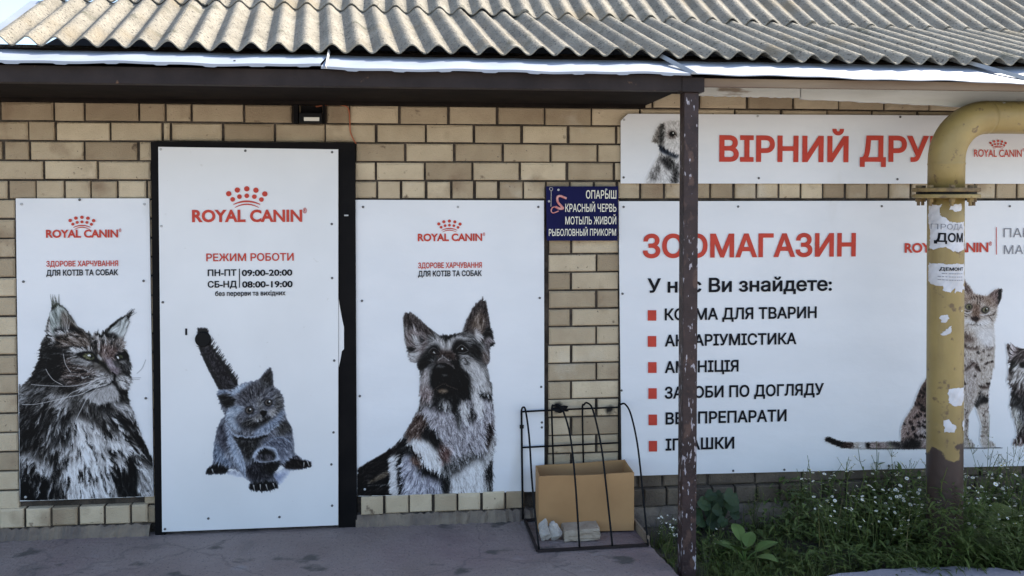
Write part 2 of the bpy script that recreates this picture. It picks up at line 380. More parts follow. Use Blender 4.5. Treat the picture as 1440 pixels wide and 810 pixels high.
def lower(u, t):
    u = np.asarray(u, float)
    return np.stack([u-.155*.74*t, -.5+.74*t+0*u, zE(u)+(zt(u)-zE(u))*t], 1)
def upper(u, t):
    u = np.asarray(u, float); b = lower(u, .965)
    sk = np.interp(u, [-2.2, .5, 3.6], [-.10, -.06, .16])
    return np.stack([b[:, 0]+sk*2.3*t, b[:, 1]+2.3*t, b[:, 2]+.013+2.3*t*math.tan(math.radians(31))], 1)
l_ = corr('lower_slates', lower, XE0, 4.6, 9, 6, 1)
u_ = corr('upper_slates', upper, XE0+.02, 4.6, 12, 7, 1)
for o in (l_, u_):
    for p in o.data.polygons: p.use_smooth = True
    try: o.data.set_sharp_from_angle(angle=math.radians(50))
    except Exception: pass
# metal flashing under the eave, with a ragged drip edge
def flash(x0, x1, name, y0=-.41, y1=-.69, z0=2.292, z1=2.196, lip=.010, teeth=True, tilt=0):
    n = max(8, int((x1-x0)/.012)); v = []; f = []
    for i in range(n+1):
        x = x0+(x1-x0)*i/n
        wv = .003*math.sin(x*9)+.002*math.sin(x*23)
        tooth = (.004 if (x % .19) < .05 else .0) if teeth else 0
        dz = tilt*(x-x0)
        v += [(x, y0, z0+wv*.3), (x, (y0+y1)/2, (z0+z1)/2+wv+dz*.5), (x, y1+wv, z1+wv+dz), (x, y1+wv+.001, z1-lip-tooth+wv+dz)]
    for i in range(n):
        for j in range(3): a = i*4+j; f.append((a, a+1, a+5, a+4))
    return obj(name, v, f, 'galv', roof)
XS = sx(968, 100, -.66)
flash(-2.9, sx(455, 85, -.6), 'flashing', z0=2.30, z1=2.210); flash(sx(455, 85, -.6)+.002, XS, 'flashing', z0=2.297, z1=2.199)
flash(XS+.012, 5.0, 'flashing', z1=2.198, z0=2.298, lip=.004, teeth=False, tilt=-.014)
def seam(pa, pb, w, name='seam'):
    a, b = np.array(pa), np.array(pb); d = (b-a)/np.linalg.norm(b-a); q = np.array((1, 0, 0))*w; up = np.array((0, -.1, 1))*.014
    obj(name, [a, b, b+q*.4+up, a+q*.4+up, a+q, b+q], [(0, 1, 2, 3), (3, 2, 5, 4), (1, 5, 2)], 'galv_dark', roof)
seam((sx(926, 82, -.45), -.46, 2.306), (sx(971, 104, -.695), -.697, 2.192), .035)
seam((sx(461, 78, -.45), -.46, 2.304), (sx(456, 97, -.69), -.695, 2.192), .012)
seam((sx(1356, 92, -.45), -.46, 2.30), (sx(1470, 112, -.69), -.69, 2.165), .05)
sc = MB()
for px, y, Y in [(55, 84, -.6), (330, 88, -.62), (637, 99, -.63), (752, 101, -.63), (828, 102, -.63), (1093, 103, -.6), (1207, 108, -.6), (1300, 110, -.6)]:
    c = WY(px, y, Y); sc = MB(); sc.box(c-np.array((.004, .004, .002)), c+np.array((.004, .004, .010))); sc.build('roof_screw', 'screw', roof)
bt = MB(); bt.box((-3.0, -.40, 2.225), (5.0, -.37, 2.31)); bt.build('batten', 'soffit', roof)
# white verge strip on the left edge of the roof
a0 = lower(np.array([XE0-.01]), -.02)[0]; a1 = lower(np.array([XE0-.01]), 1.0)[0]
obj('verge_strip', [a0+(-.06, 0, -.045), a0+(.01, 0, -.045), a1+(.01, 0, -.02), a1+(-.045, 0, -.02), a0+(-.06, 0, -.07), a1+(-.045, 0, -.07)], [(0, 1, 2, 3), (0, 3, 5, 4)], 'galv', roof)
# boards under the right hand eave
eb = MB(); eb.box((1.105, -.645, 2.148), (5.0, -.615, 2.183)); eb.build('eave_board', 'oldwood', roof)
def plank(x0, x1, zt0, zt1, zb0, zb1, y, th=.022):
    n = 40; v = []; f = []
    for i in range(n+1):
        t = i/n; x = x0+(x1-x0)*t; a = zt0+(zt1-zt0)*t+rnd.uniform(-.0015, .0015); b = zb0+(zb1-zb0)*t+rnd.uniform(-.003, .002)
        v += [(x, y, b), (x, y, a), (x, y+th, a), (x, y+th, b)]
    for i in range(n):
        for j in range(4): q = i*4; f.append((q+j, q+(j+1) % 4, q+4+(j+1) % 4, q+4+j))
    f += [(0, 1, 2, 3), (n*4+3, n*4+2, n*4+1, n*4)]
    obj('fascia_board', v, f, 'fascia', roof)
q = lambda px, py, Y: WY(px, py, Y)
A, B = q(983, 116, -.40), q(1125, 119, -.40)
plank(A[0], B[0], A[2], B[2], q(983, 134, -.4)[2], q(1125, 137, -.4)[2], -.40)
A, B = q(1126, 121, -.38), q(1460, 128, -.38)
plank(A[0], B[0], A[2], B[2], q(1126, 139, -.38)[2], q(1460, 155, -.38)[2], -.385)
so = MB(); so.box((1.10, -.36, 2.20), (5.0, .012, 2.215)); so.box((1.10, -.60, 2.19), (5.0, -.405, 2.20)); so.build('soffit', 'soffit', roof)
# ---- door
DX0, DX1 = sx(214, 400, -.03), sx(500, 400, -.03)
door = MB()
door.box((DX0, -.028, 0), (sx(224, 400, -.03)+.014, .02, 1.93)); door.box((sx(474, 400, -.03), -.026, 0), (DX1, .02, 1.93))
door.box((DX0+.002, -.030, 1.895), (DX1-.002, .018, WY(300, 200, -.03)[2]))
door = door.build('door', 'steel', shop); door['label'] = 'dark steel door faced with a white printed panel'
leaf = MB(); leaf.box((sx(224, 400, -.03), -.012, .012), (sx(476, 400, -.03), .012, 1.9)); leaf.build('door_leaf', 'steel', door)
# ------------------------------------------------------------------ prints, lettering, banners
def text_mesh(s, bold=.0):
    "outlines of the built-in font, filled by our own triangulation (non-zero winding)"
    from mathutils.geometry import delaunay_2d_cdt
    c = bpy.data.curves.new('t', 'FONT'); c.body = s; c.size = 1; c.resolution_u = 4; c.fill_mode = 'NONE'
    o = bpy.data.objects.new('t', c); COL.objects.link(o); bpy.context.view_layer.update()
    dg = bpy.context.evaluated_depsgraph_get(); me = bpy.data.meshes.new_from_object(o.evaluated_get(dg))
    bpy.data.objects.remove(o); bpy.data.curves.remove(c)
    vs = np.array([v.co[:2] for v in me.vertices]); nx_ = {}
    for e in me.edges:
        i, j = e.vertices
        nx_.setdefault(i, []).append(j); nx_.setdefault(j, []).append(i)
    bpy.data.meshes.remove(me)
    loops = []; seen = set()
    for i in range(len(vs)):
        if i in seen or i not in nx_: continue
        lp_ = [i]; seen.add(i); cur = min(nx_[i])
        while cur not in seen:
            lp_.append(cur); seen.add(cur); q_ = [k for k in nx_[cur] if k not in seen]
            if not q_: break
            cur = q_[0]
        loops.append(lp_)
    if bold:
        out = vs.copy()
        A0 = np.concatenate([vs[l] for l in loops]); B0 = np.concatenate([np.roll(vs[l], -1, 0) for l in loops])
        def wind(p):
            isl = (B0[:, 0]-A0[:, 0])*(p[1]-A0[:, 1])-(p[0]-A0[:, 0])*(B0[:, 1]-A0[:, 1])
            return int(((A0[:, 1] <= p[1]) & (B0[:, 1] > p[1]) & (isl > 0)).sum())-int(((A0[:, 1] > p[1]) & (B0[:, 1] <= p[1]) & (isl < 0)).sum())
        for l in loops:
            p = vs[l]; d = np.roll(p, -1, 0)-p; ln_ = np.hypot(*d.T)[:, None]; d = d/(ln_+1e-9); n1 = np.stack([d[:, 1], -d[:, 0]], 1); vote = 0
            for i in np.argsort(-ln_[:, 0])[:8]:
                c = p[i]+d[i]*ln_[i]*.43; vote += (1 if wind(c-n1[i]*1e-3) else 0)-(1 if wind(c+n1[i]*1e-3) else 0)
            n1 = n1*(1 if vote >= 0 else -1); n0 = np.roll(n1, 1, 0)
            m_ = n0+n1; m_ /= np.maximum((m_*n1).sum(1), .45)[:, None]; out[l] = p+m_*bold
        vs = out
    # glyph by glyph: loops whose x ranges overlap go together
    rg = sorted([(vs[l, 0].min(), vs[l, 0].max(), l) for l in loops], key=lambda t: t[0]); groups = []
    for lo, hi, l in rg:
        if groups and lo < groups[-1][0]-1e-4: groups[-1][0] = max(groups[-1][0], hi); groups[-1][1].append(l)
        else: groups.append([hi, [l]])
    V = []; Fc = []
    for _, ls in groups:
        pts = []; ed = []
        for l in ls:
            k = len(pts); pts += [Vector(vs[i]) for i in l]; ed += [(k+i, k+(i+1) % len(l)) for i in range(len(l))]
        ov, oe, of, *_r = delaunay_2d_cdt(pts, ed, [], 0, 1e-5)
        P0 = np.array([p[:] for p in pts]); ea = np.array(ed); A_ = P0[ea[:, 0]]; B_ = P0[ea[:, 1]]; k = len(V); V += [tuple(p) for p in ov]
        for f in of:
            c_ = sum((Vector(ov[i]) for i in f), Vector((0, 0)))/len(f)
            isl = (B_[:, 0]-A_[:, 0])*(c_.y-A_[:, 1])-(c_.x-A_[:, 0])*(B_[:, 1]-A_[:, 1])
            wn = int(((A_[:, 1] <= c_.y) & (B_[:, 1] > c_.y) & (isl > 0)).sum())-int(((A_[:, 1] > c_.y) & (B_[:, 1] <= c_.y) & (isl < 0)).sum())
            if wn: Fc.append(tuple(k+i for i in f))
    return np.array(V), Fc
CAPH = {}
def caph(b):
    if b not in CAPH:
        v, _ = text_mesh('Н', b); CAPH[b] = (v[:, 1].min(), v[:, 1].max())
    return CAPH[b]
def lettering(s, x0, x1, yt, yb, Y, m, parent, bold=.02, bend=None, name='lettering', wave=True):
    v, f = text_mesh(s, bold); lo, hi = caph(bold)
    A = WY(x0, yb, Y); B = WY(x1, yb, Y); T = WY(x0, yt, Y)
    u = (v[:, 0]-v[:, 0].min())/(v[:, 0].max()-v[:, 0].min())
    X = A[0]+(B[0]-A[0])*u; Z = A[2]+(T[2]-A[2])*(v[:, 1]-lo)/(hi-lo)
    Yv = Y+rip(X, Z)*(1 if wave else 0)
    if bend: X, Yv = bend(X, Z)
    return obj(name, np.stack([X, Yv, Z], 1), f, m, parent)
def rects(lst, Y, m, parent, name):
    for x0, y0, x1, y1 in lst:
        a, b, c, d = WY(x0, y1, Y), WY(x1, y1, Y), WY(x1, y0, Y), WY(x0, y0, Y); obj(name, [p_+np.array((0, float(rip(p_[0], p_[2])), 0)) for p_ in (a, b, c, d)], [(0, 1, 2, 3)], m, parent)
def logo(cx, w_, ycrown, x0, x1, yt, yb, Y, parent, reg=True, bold=.036):
    "crown of dots over two arcs, and the brand lettering beneath"
    k = w_/59.0; mb = MB(); sc_ = float(np.linalg.norm(WY(cx+1, yt, Y)-WY(cx, yt, Y)))
    for i, (dx, dy) in enumerate([(-25.6, 7), (-13.4, 1.8), (0, 0), (13, 2), (25.6, 7.3), (-20, 15), (-10.4, 11.2), (0, 10), (10.7, 11.2), (20.7, 15.3)]):
        mb.disc(WY(cx+dx*k, ycrown+dy*k+4*k, Y), (3.9 if i < 5 else 3.4)*k*sc_, 14)
    for r0, th, hw, yy in [(46, 2.6, 19, 20.5), (46, 1.9, 17, 25)]:
        pa = []; pb = []
        for i in range(13):
            t = (i/6-1); x = t*hw; arc = 5.2*t*t; e = th*(1-.55*t*t)
            pa.append(WY(cx+x*k, ycrown+(yy+arc)*k, Y)); pb.append(WY(cx+x*k, ycrown+(yy+arc+e)*k, Y))
        kk = len(pa); mb.add(pa+pb, [(i, i+1, kk+i+1, kk+i) for i in range(kk-1)])
    mb.v = [(p_[0], p_[1]+float(rip(p_[0], p_[2])), p_[2]) for p_ in mb.v]; mb.build('crown_emblem', 'red', parent)
    lettering('ROYAL CANIN', x0, x1, yt, yb, Y, 'red', parent, bold)
    if reg: lettering('®', x1+1, x1+1+.035*(x1-x0), yt-.1*(yb-yt), yt+.32*(yb-yt), Y, 'red', parent, .01)
def rip(X, Z): return .0010*np.sin(X*5+Z*3)+.0006*np.sin(X*11-Z*4+1)
def panel(name, corners, Y, m='vinyl', parent=None, nx=24, nz=30, depth=.008, ripple=True, cut=None):
    "a hung sheet with a turned edge; corners are photograph pixels TL, TR, BR, BL"
    c = [WY(x, y, Y) for x, y in corners]; v = []; f = []
    for j in range(nz+1):
        t = j/nz; a = c[0]+(c[3]-c[0])*t; b = c[1]+(c[2]-c[1])*t
        for i in range(nx+1):
            p = a+(b-a)*i/nx
            if ripple: p = p+np.array((0, float(rip(p[0], p[2])), 0))
            v.append(p)
    if cut: v[0] = v[0]+np.array((cut*.35, 0, -cut*.35))
    for j in range(nz):
        for i in range(nx): a = j*(nx+1)+i; f.append((a, a+nx+1, a+nx+2, a+1))
    ring = list(range(nx+1))+[j*(nx+1)+nx for j in range(1, nz+1)]+[nz*(nx+1)+i for i in range(nx-1, -1, -1)]+[j*(nx+1) for j in range(nz-1, 0, -1)]
    k = len(v); v += [np.array(v[i])+np.array((0, depth, 0)) for i in ring]
    f += [(ring[i], ring[(i+1) % len(ring)], k+(i+1) % len(ring), k+i) for i in range(len(ring))]
    return obj(name, v, f, m, parent)
def screws(pts, Y, parent, pale=()):
    for i, (x, y) in enumerate(pts):
        c = WY(x, y, Y); mb = MB(); mb.tube([c, c+np.array((0, -.002, 0)), c+np.array((0, -.0035, 0))], [.0062, .006, .003], 10)
        mb.build('screw', 'screw_pale' if i in pale else 'screw', parent)
# ------------------------------------------------------------------ painted animal prints (vertex inks, drawn stroke by stroke)
def lin(c):
    c = np.asarray(c, float); return np.where(c <= .04045, c/12.92, ((c+.055)/1.055)**2.4)
class Ink:
    def __init__(s, x0, y0, x1, y1, S_=2, seed=1):
        s.x0, s.y0, s.S = x0, y0, S_; s.W = int((x1-x0)*S_); s.H = int((y1-y0)*S_)
        s.c = np.ones((s.H, s.W, 3)); s.a = np.zeros((s.H, s.W)); s.r = np.random.RandomState(seed)
        s.T = (0, 0, 1)
    def tr(s, p):
        p = np.asarray(p, float); ox, oy, k = s.T
        return np.stack([(ox+p[..., 0]/k-s.x0)*s.S, (oy+p[..., 1]/k-s.y0)*s.S], -1)
    def mask(s, pts, blur=1, smooth=True):
        p = s.tr(np.array(pts))
        if smooth: p = spline(p, 5, True)
        m = np.zeros((s.H, s.W)); lo = np.floor(p.min(0)).astype(int)-1; hi = np.ceil(p.max(0)).astype(int)+2
        X0, Y0 = max(lo[0], 0), max(lo[1], 0); X1, Y1 = min(hi[0], s.W), min(hi[1], s.H)
        if X1 <= X0 or Y1 <= Y0: return m
        gx = np.arange(X0, X1)+.5
        q = np.roll(p, -1, 0)
        for y in range(Y0, Y1):
            yy = y+.5; c = (p[:, 1] <= yy) != (q[:, 1] <= yy)
            if not c.any(): continue
            xs = np.sort(p[c, 0]+(yy-p[c, 1])/(q[c, 1]-p[c, 1])*(q[c, 0]-p[c, 0]))
            m[y, X0:X1] = (np.searchsorted(xs, gx) % 2)
        return s.blur(m, blur)
    def blur(s, m, b):
        b = int(round(b*s.S/2))
        if b < 1: return m
        for _ in range(2):
            for ax in (0, 1):
                k = 2*b+1; pad = [(0, 0), (0, 0)]; pad[ax] = (b+1, b)
                cs = np.cumsum(np.pad(m, pad, mode='edge'), ax)
                m = ((cs[k:] - cs[:-k]) if ax == 0 else (cs[:, k:]-cs[:, :-k]))/k
        return m
    def fill(s, pts, tone, blur=1, op=1, sil=False, smooth=True, inside=True):
        m = s.mask(pts, blur, smooth)*op
        if sil: s.a = np.maximum(s.a, m)
        elif inside: m = m*s.sil
        s.c += (s.col(tone)-s.c)*m[..., None]
        return m
    def col(s, t): return np.array(t if isinstance(t, (tuple, list, np.ndarray)) else (t*1.02, t, t*.985), float)
    def done_sil(s): s.sil = s.a.copy()
    def line(s, p, q, w, tone, op=1, taper=.7, tr=True):
        if tr: p, q = s.tr(np.array(p)), s.tr(np.array(q))
        X0, X1 = int(max(min(p[0], q[0])-w-1, 0)), int(min(max(p[0], q[0])+w+2, s.W))
        Y0, Y1 = int(max(min(p[1], q[1])-w-1, 0)), int(min(max(p[1], q[1])+w+2, s.H))
        if X1 <= X0 or Y1 <= Y0: return
        gx, gy = np.meshgrid(np.arange(X0, X1)+.5, np.arange(Y0, Y1)+.5)
        d = q-p; L = d@d+1e-9; t = np.clip(((gx-p[0])*d[0]+(gy-p[1])*d[1])/L, 0, 1)
        dist = np.hypot(gx-p[0]-t*d[0], gy-p[1]-t*d[1])
        m = np.clip(w*.5*(1-taper*t)+.5-dist, 0, 1)*op
        sl_ = (slice(Y0, Y1), slice(X0, X1))
        s.c[sl_] += (s.col(tone)-s.c[sl_])*m[..., None]; s.a[sl_] = np.maximum(s.a[sl_], m)
    def poly(s, pts, w, tone, op=1):
        p = spline(np.array(pts, float), 5)
        for a, b in zip(p, p[1:]): s.line(a, b, w, tone, op, 0)
    def blob(s, x, y, rx, ry, tone, blur=.6, op=1, inside=True, rot=0):
        a = np.linspace(0, 2*math.pi, 14)[:-1]; cx_, sn = math.cos(rot), math.sin(rot)
        px_ = np.cos(a)*rx; py_ = np.sin(a)*ry
        s.fill(np.stack([x+px_*cx_-py_*sn, y+px_*sn+py_*cx_], 1), tone, blur, op, inside=inside)
    def fur(s, n, dirs, L, w, jit, region=None, spill=.5, contrast=0, op=.8):
        "n short hairs that take the tone beneath their root, lighter or darker, lying along the nearest guide directions"
        m = s.sil if region is None else region*s.sil
        ys, xs = np.nonzero(m > .5)
        if not len(ys): return
        k = s.r.randint(0, len(ys), n); D = np.array(dirs, float); g = s.tr(D[:, :2]); dv = D[:, 2:]/np.linalg.norm(D[:, 2:], axis=1)[:, None]
        base = s.c.copy()
        for i in k:
            p = np.array((xs[i]+s.r.rand(), ys[i]+s.r.rand()))
            wgt = 1/(((g-p)**2).sum(1)+30)**1.5; d = (wgt[:, None]*dv).sum(0); d /= np.linalg.norm(d)+1e-9
            an = s.r.normal(0, .22); d = np.array((d[0]*math.cos(an)-d[1]*math.sin(an), d[0]*math.sin(an)+d[1]*math.cos(an)))
            l = L*s.S*s.r.uniform(.5, 1.3); q = p+d*l
            if spill < 1:
                e = p+d*l*(1-spill); ex, ey = int(e[0]), int(e[1])
                if not (0 <= ex < s.W and 0 <= ey < s.H) or s.sil[ey, ex] < .4: continue
            t = base[ys[i], xs[i]]; j = s.r.normal(0, jit)
            if contrast and s.r.rand() < contrast: j = s.r.choice([-1, 1])*jit*2.4
            s.line(p, q, w*s.S*s.r.uniform(.6, 1.2), np.clip(t+j, .02, .98), op, .8, tr=False)
    def field(s, dirs):
        D = np.array(dirs, float); g = s.tr(D[:, :2]); dv = D[:, 2:]/np.linalg.norm(D[:, 2:], axis=1)[:, None]
        yy, xx = np.mgrid[0:s.H, 0:s.W].astype(float); fx = np.zeros((s.H, s.W)); fy = np.zeros((s.H, s.W))
        for (gx, gy), (dx, dy) in zip(g, dv):
            w_ = 1/((xx-gx)**2+(yy-gy)**2+40)**1.5; fx += w_*dx; fy += w_*dy
        tw = s.blur(s.r.randn(s.H, s.W), 6); tw *= .30/tw.std(); n_ = np.hypot(fx, fy)+1e-9; fx /= n_; fy /= n_
        return fx*np.cos(tw)-fy*np.sin(tw), fx*np.sin(tw)+fy*np.cos(tw)
    def lic(s, noise, f, L):
        "noise smeared along the lie of the hair"
        yy, xx = np.mgrid[0:s.H, 0:s.W].astype(float); acc = noise.copy()
        for sg in (1, -1):
            px_, py_ = xx.copy(), yy.copy()
            for i in range(L):
                ix = np.clip(px_, 0, s.W-1).astype(int); iy = np.clip(py_, 0, s.H-1).astype(int)
                px_ += sg*f[0][iy, ix]; py_ += sg*f[1][iy, ix]
                acc += noise[np.clip(py_, 0, s.H-1).astype(int), np.clip(px_, 0, s.W-1).astype(int)]*(1-i/L)
        return (acc-acc.mean())/acc.std()
    def furry(s, dirs, amp, k, L=9, coarse=1, fine=.7, region=None):
        """turn flat patches into hair: amp = how far (px) hair tips carry a tone across an edge,
        k = light/dark streaks; both may be arrays"""
        f = s.field(dirs); n1 = s.lic(s.blur(s.r.randn(s.H, s.W), coarse), f, L*s.S); n2 = s.lic(s.r.randn(s.H, s.W), f, max(3, int(L*s.S*.6)))
        yy, xx = np.mgrid[0:s.H, 0:s.W].astype(float); d = (n1*.8+n2*.5)*amp*s.S
        ix = np.clip(xx-f[0]*d, 0, s.W-1).astype(int); iy = np.clip(yy-f[1]*d, 0, s.H-1).astype(int)
        c2 = s.c[iy, ix]; a2 = s.sil[iy, ix]
        t = c2.mean(2); m = (.26+2.2*t*(1-t))*k*(n1*.75+n2*fine)
        c2 = np.clip(c2+(m*a2)[..., None], .0, 1)
        reg = (np.maximum(s.sil, a2) > .05)*(1.0 if region is None else region)
        s.c += (c2-s.c)*reg[..., None]; s.a = np.maximum(s.a, a2*(reg > .5)); s.sil = np.maximum(s.sil*(1-reg), np.where(reg > .5, a2, s.sil))
    def band(s, pts, inside, outside, blur=10):
        m = s.mask(pts, blur); return outside+(inside-outside)*m
    def mesh(s, name, Y, parent, quad=None):
        c = s.c; a = s.a > .3
        if quad:      # trim to the sheet it is printed on: TL, TR, BR, BL in photograph pixels
            yy, xx = np.mgrid[0:s.H, 0:s.W].astype(float); xx = s.x0+(xx+.5)/s.S; yy = s.y0+(yy+.5)/s.S
            for (ax, ay), (bx_, by_) in zip(quad, quad[1:]+quad[:1]):
                a &= ((bx_-ax)*(yy-ay)-(by_-ay)*(xx-ax)) > .7*math.hypot(bx_-ax, by_-ay)
        v_ = np.zeros_like(a); v_[:-1, :-1] = a[:-1, :-1] | a[1:, :-1] | a[:-1, 1:] | a[1:, 1:]
        v_[-1] = False; v_[:, -1] = False
        fy, fx = np.nonzero(v_)
        idx = lambda y, x: y*s.W+x
        qd = np.stack([idx(fy, fx), idx(fy+1, fx), idx(fy+1, fx+1), idx(fy, fx+1)], 1)
        used, inv = np.unique(qd, return_inverse=True); qd = inv.reshape(-1, 4)
        uy, ux = used//s.W, used % s.W
        Pw = WY(s.x0+(ux+.5)/s.S, s.y0+(uy+.5)/s.S, Y); Pw[:, 1] += rip(Pw[:, 0], Pw[:, 2])
        me = bpy.data.meshes.new(name); me.vertices.add(len(used)); me.vertices.foreach_set('co', Pw.ravel())
        me.loops.add(qd.size); me.loops.foreach_set('vertex_index', qd.ravel().astype(np.int32))
        me.polygons.add(len(qd)); me.polygons.foreach_set('loop_start', np.arange(0, qd.size, 4, dtype=np.int32))
        at = me.attributes.new('ink', 'FLOAT_COLOR', 'POINT')
        cc = c[uy, ux]; cc = np.clip((cc-.05)/.93, 0, 1); cc = cc+.25*(cc*cc*(3-2*cc)-cc)
        rgb = .79*np.maximum(lin(np.clip(cc, 0, 1)), .0015); at.data.foreach_set('color', np.concatenate([rgb, np.ones((len(used), 1))], 1).ravel().astype(np.float32))
        me.materials.append(M['print']); me.update(); me.validate()
        o = bpy.data.objects.new(name, me); COL.objects.link(o); hang(o, parent); return o

def paint_longhair():
    k = Ink(20, 405, 219, 704, 2, 3); k.T = (20, 405, 5.4)
    sil = [(18, 775), (62, 735), (110, 675), (150, 600), (178, 545), (183, 470), (200, 415), (235, 350), (250, 240), (272, 180), (285, 130), (330, 112), (385, 150), (430, 210), (480, 290), (560, 328), (588, 352), (620, 345), (690, 310), (760, 250), (830, 205), (885, 190), (880, 225), (860, 290), (832, 370), (826, 440), (862, 495), (884, 580), (884, 660), (876, 720), (862, 790), (868, 830), (900, 930), (930, 1020), (962, 1120), (1000, 1200), (1030, 1270), (1064, 1340), (1075, 1625), (10, 1625)]
    k.fill(sil, (.225, .215, .205), 1, sil=True, smooth=False)
    k.done_sil(); f = k.fill; l = k.line
    # big tonal patches
    f([(300, 330), (470, 320), (580, 380), (600, 470), (480, 450), (320, 450)], (.36, .32, .29), 6)
    f([(590, 360), (700, 330), (830, 380), (840, 480), (700, 520), (620, 470)], (.5, .47, .45), 5)
    f([(270, 190), (330, 135), (385, 160), (440, 255), (475, 300), (420, 322), (300, 345), (292, 400), (262, 320)], (.60, .62, .60), 2)
    f([(370, 170), (430, 240), (470, 300), (380, 310), (350, 260)], (.36, .33, .30), 5)
    f([(300, 310), (400, 290), (470, 300), (440, 330), (320, 340)], .12, 3)
    f([(290, 345), (380, 322), (440, 326), (380, 345), (310, 352)], .68, 2)
    f([(256, 240), (264, 240), (276, 330), (298, 390), (290, 430), (270, 370), (254, 300)], .76, 1)
    f([(285, 130), (335, 112), (355, 130), (300, 145), (280, 170)], (.22, .23, .2), 2)
    f([(690, 322), (760, 265), (830, 214), (880, 220), (856, 290), (826, 370), (770, 360)], (.70, .71, .70), 3)
    f([(610, 350), (690, 318), (760, 260), (830, 207), (838, 214), (770, 270), (700, 330), (740, 355), (690, 375), (620, 370)], .1, 1.5)
    f([(700, 350), (760, 345), (780, 375), (720, 385)], .12, 3)
    f([(850, 205), (888, 186), (884, 224), (872, 222)], .18, 1)
    for s_ in ([(600, 390), (625, 400), (628, 455), (608, 460)], [(655, 395), (680, 400), (672, 465), (655, 470)], [(715, 400), (735, 395), (750, 440), (730, 450)], [(560, 380), (580, 400), (600, 470), (585, 450)], [(770, 420), (790, 450), (785, 490), (770, 470)]): f(s_, .07, 1.5)
    f([(640, 430), (770, 440), (770, 520), (700, 560), (650, 510)], (.42, .36, .34), 5)
    f([(320, 460), (450, 455), (560, 470), (480, 500), (380, 520)], .30, 5)
    f([(400, 470), (560, 455), (600, 470), (560, 480), (430, 495)], .62, 3)
    f([(560, 600), (660, 620), (745, 680), (740, 720), (660, 760), (540, 790), (480, 760), (520, 680)], .60, 6)
    f([(590, 660), (690, 650), (740, 690), (700, 720), (600, 730)], .72, 4)
    f([(772, 675), (820, 655), (866, 670), (866, 740), (830, 770), (790, 740)], .66, 3)
    f([(820, 540), (880, 560), (884, 670), (850, 660), (820, 600)], .20, 4)
    f([(520, 815), (600, 790), (700, 730), (770, 760), (785, 830), (740, 872), (660, 880), (580, 850)], .64, 4)
    f([(600, 880), (760, 870), (830, 830), (820, 880), (700, 915), (600, 905)], .06, 5)
    f([(185, 450), (330, 450), (380, 600), (330, 720), (200, 710), (120, 720), (160, 600)], .08, 10)
    f([(380, 520), (560, 590), (620, 660), (450, 740), (350, 680)], (.34, .3, .28), 9)
    # ruff and chest
    f([(20, 770), (110, 720), (250, 760), (200, 860), (20, 960)], .30, 8)
    f([(250, 830), (380, 800), (430, 900), (330, 930)], .55, 8)
    f([(430, 990), (560, 1010), (700, 1140), (740, 1370), (780, 1570), (760, 1625), (400, 1625), (390, 1290), (440, 1190), (400, 1110)], .80, 9)
    f([(720, 1100), (880, 1140), (870, 1300), (790, 1370), (740, 1210)], .74, 7)
    f([(730, 870), (880, 890), (910, 1010), (760, 930)], .62, 7); f([(690, 960), (800, 970), (900, 1060), (860, 1080), (740, 1000)], .10, 5)
    f([(290, 1180), (430, 1190), (400, 1250), (310, 1240)], .66, 6); f([(50, 1260), (150, 1290), (290, 1370), (270, 1420), (130, 1380), (60, 1350)], .70, 7)
    f([(30, 1370), (180, 1410), (270, 1450), (280, 1600), (10, 1625)], .04, 9); f([(860, 1280), (940, 1290), (945, 1600), (790, 1560), (740, 1430), (850, 1370)], .05, 8)
    f([(960, 1330), (1060, 1400), (1075, 1600), (940, 1550)], .66, 7); f([(30, 960), (240, 940), (200, 1100), (40, 1200)], .10, 10); f([(200, 1000), (410, 960), (430, 1170), (260, 1180)], .16, 10)
    f([(910, 1100), (960, 1110), (1060, 1330), (980, 1290)], .10, 5)
    D = [(300, 200, -.1, -1), (420, 250, -.5, -.8), (820, 260, .5, -.8), (450, 400, -.7, -.4), (640, 420, .1, -1), (250, 500, -.9, .3), (180, 650, -.8, .5), (420, 620, -1, .2), (600, 700, -1, .3), (800, 700, .8, .5), (860, 600, .5, .6), (680, 830, -.1, 1), (100, 850, -.8, .5), (300, 900, -.6, .8), (150, 1150, -.55, .85), (330, 1150, -.1, 1), (520, 1100, .35, .95), (640, 1200, .35, .95), (500, 1450, .05, 1), (820, 950, .7, .7), (860, 1200, .6, .8), (1000, 1350, .55, .85), (700, 1500, .2, 1), (120, 1500, -.1, 1), (1000, 1550, .2, 1), (880, 1450, .1, 1)]
    for i in range(95):       # long locks that part over the chest
        x = k.r.uniform(400, 790); y = k.r.uniform(1000, 1560); dx = (x-480)*.13+k.r.uniform(-8, 14); h_ = k.r.uniform(60, 140); w_ = k.r.uniform(5, 11)
        f([(x, y), (x+dx*.5+w_, y+h_*.5), (x+dx, y+h_), (x+dx*.5-w_, y+h_*.5)], k.r.choice([.05, .08, .12, .92, .95]), 1, .85)
    for i in range(60):
        x = k.r.uniform(690, 930); y = k.r.uniform(880, 1330); h_ = k.r.uniform(40, 90); w_ = k.r.uniform(4, 9)
        f([(x, y), (x+h_*.5+w_, y+h_*.5-w_), (x+h_, y+h_*.9), (x+h_*.5-w_, y+h_*.5+w_)], k.r.choice([.06, .10, .85, .6]), 1, .8)
    for i in range(90):
        x = k.r.uniform(40, 420); y = k.r.uniform(860, 1480); h_ = k.r.uniform(60, 130); dx = -(430-x)*.16-k.r.uniform(0, 25); w_ = k.r.uniform(4, 9)
        f([(x, y), (x+dx*.5+w_, y+h_*.5), (x+dx, y+h_), (x+dx*.5-w_, y+h_*.5)], k.r.choice([.06, .10, .42, .55, .70]), 1, .8)
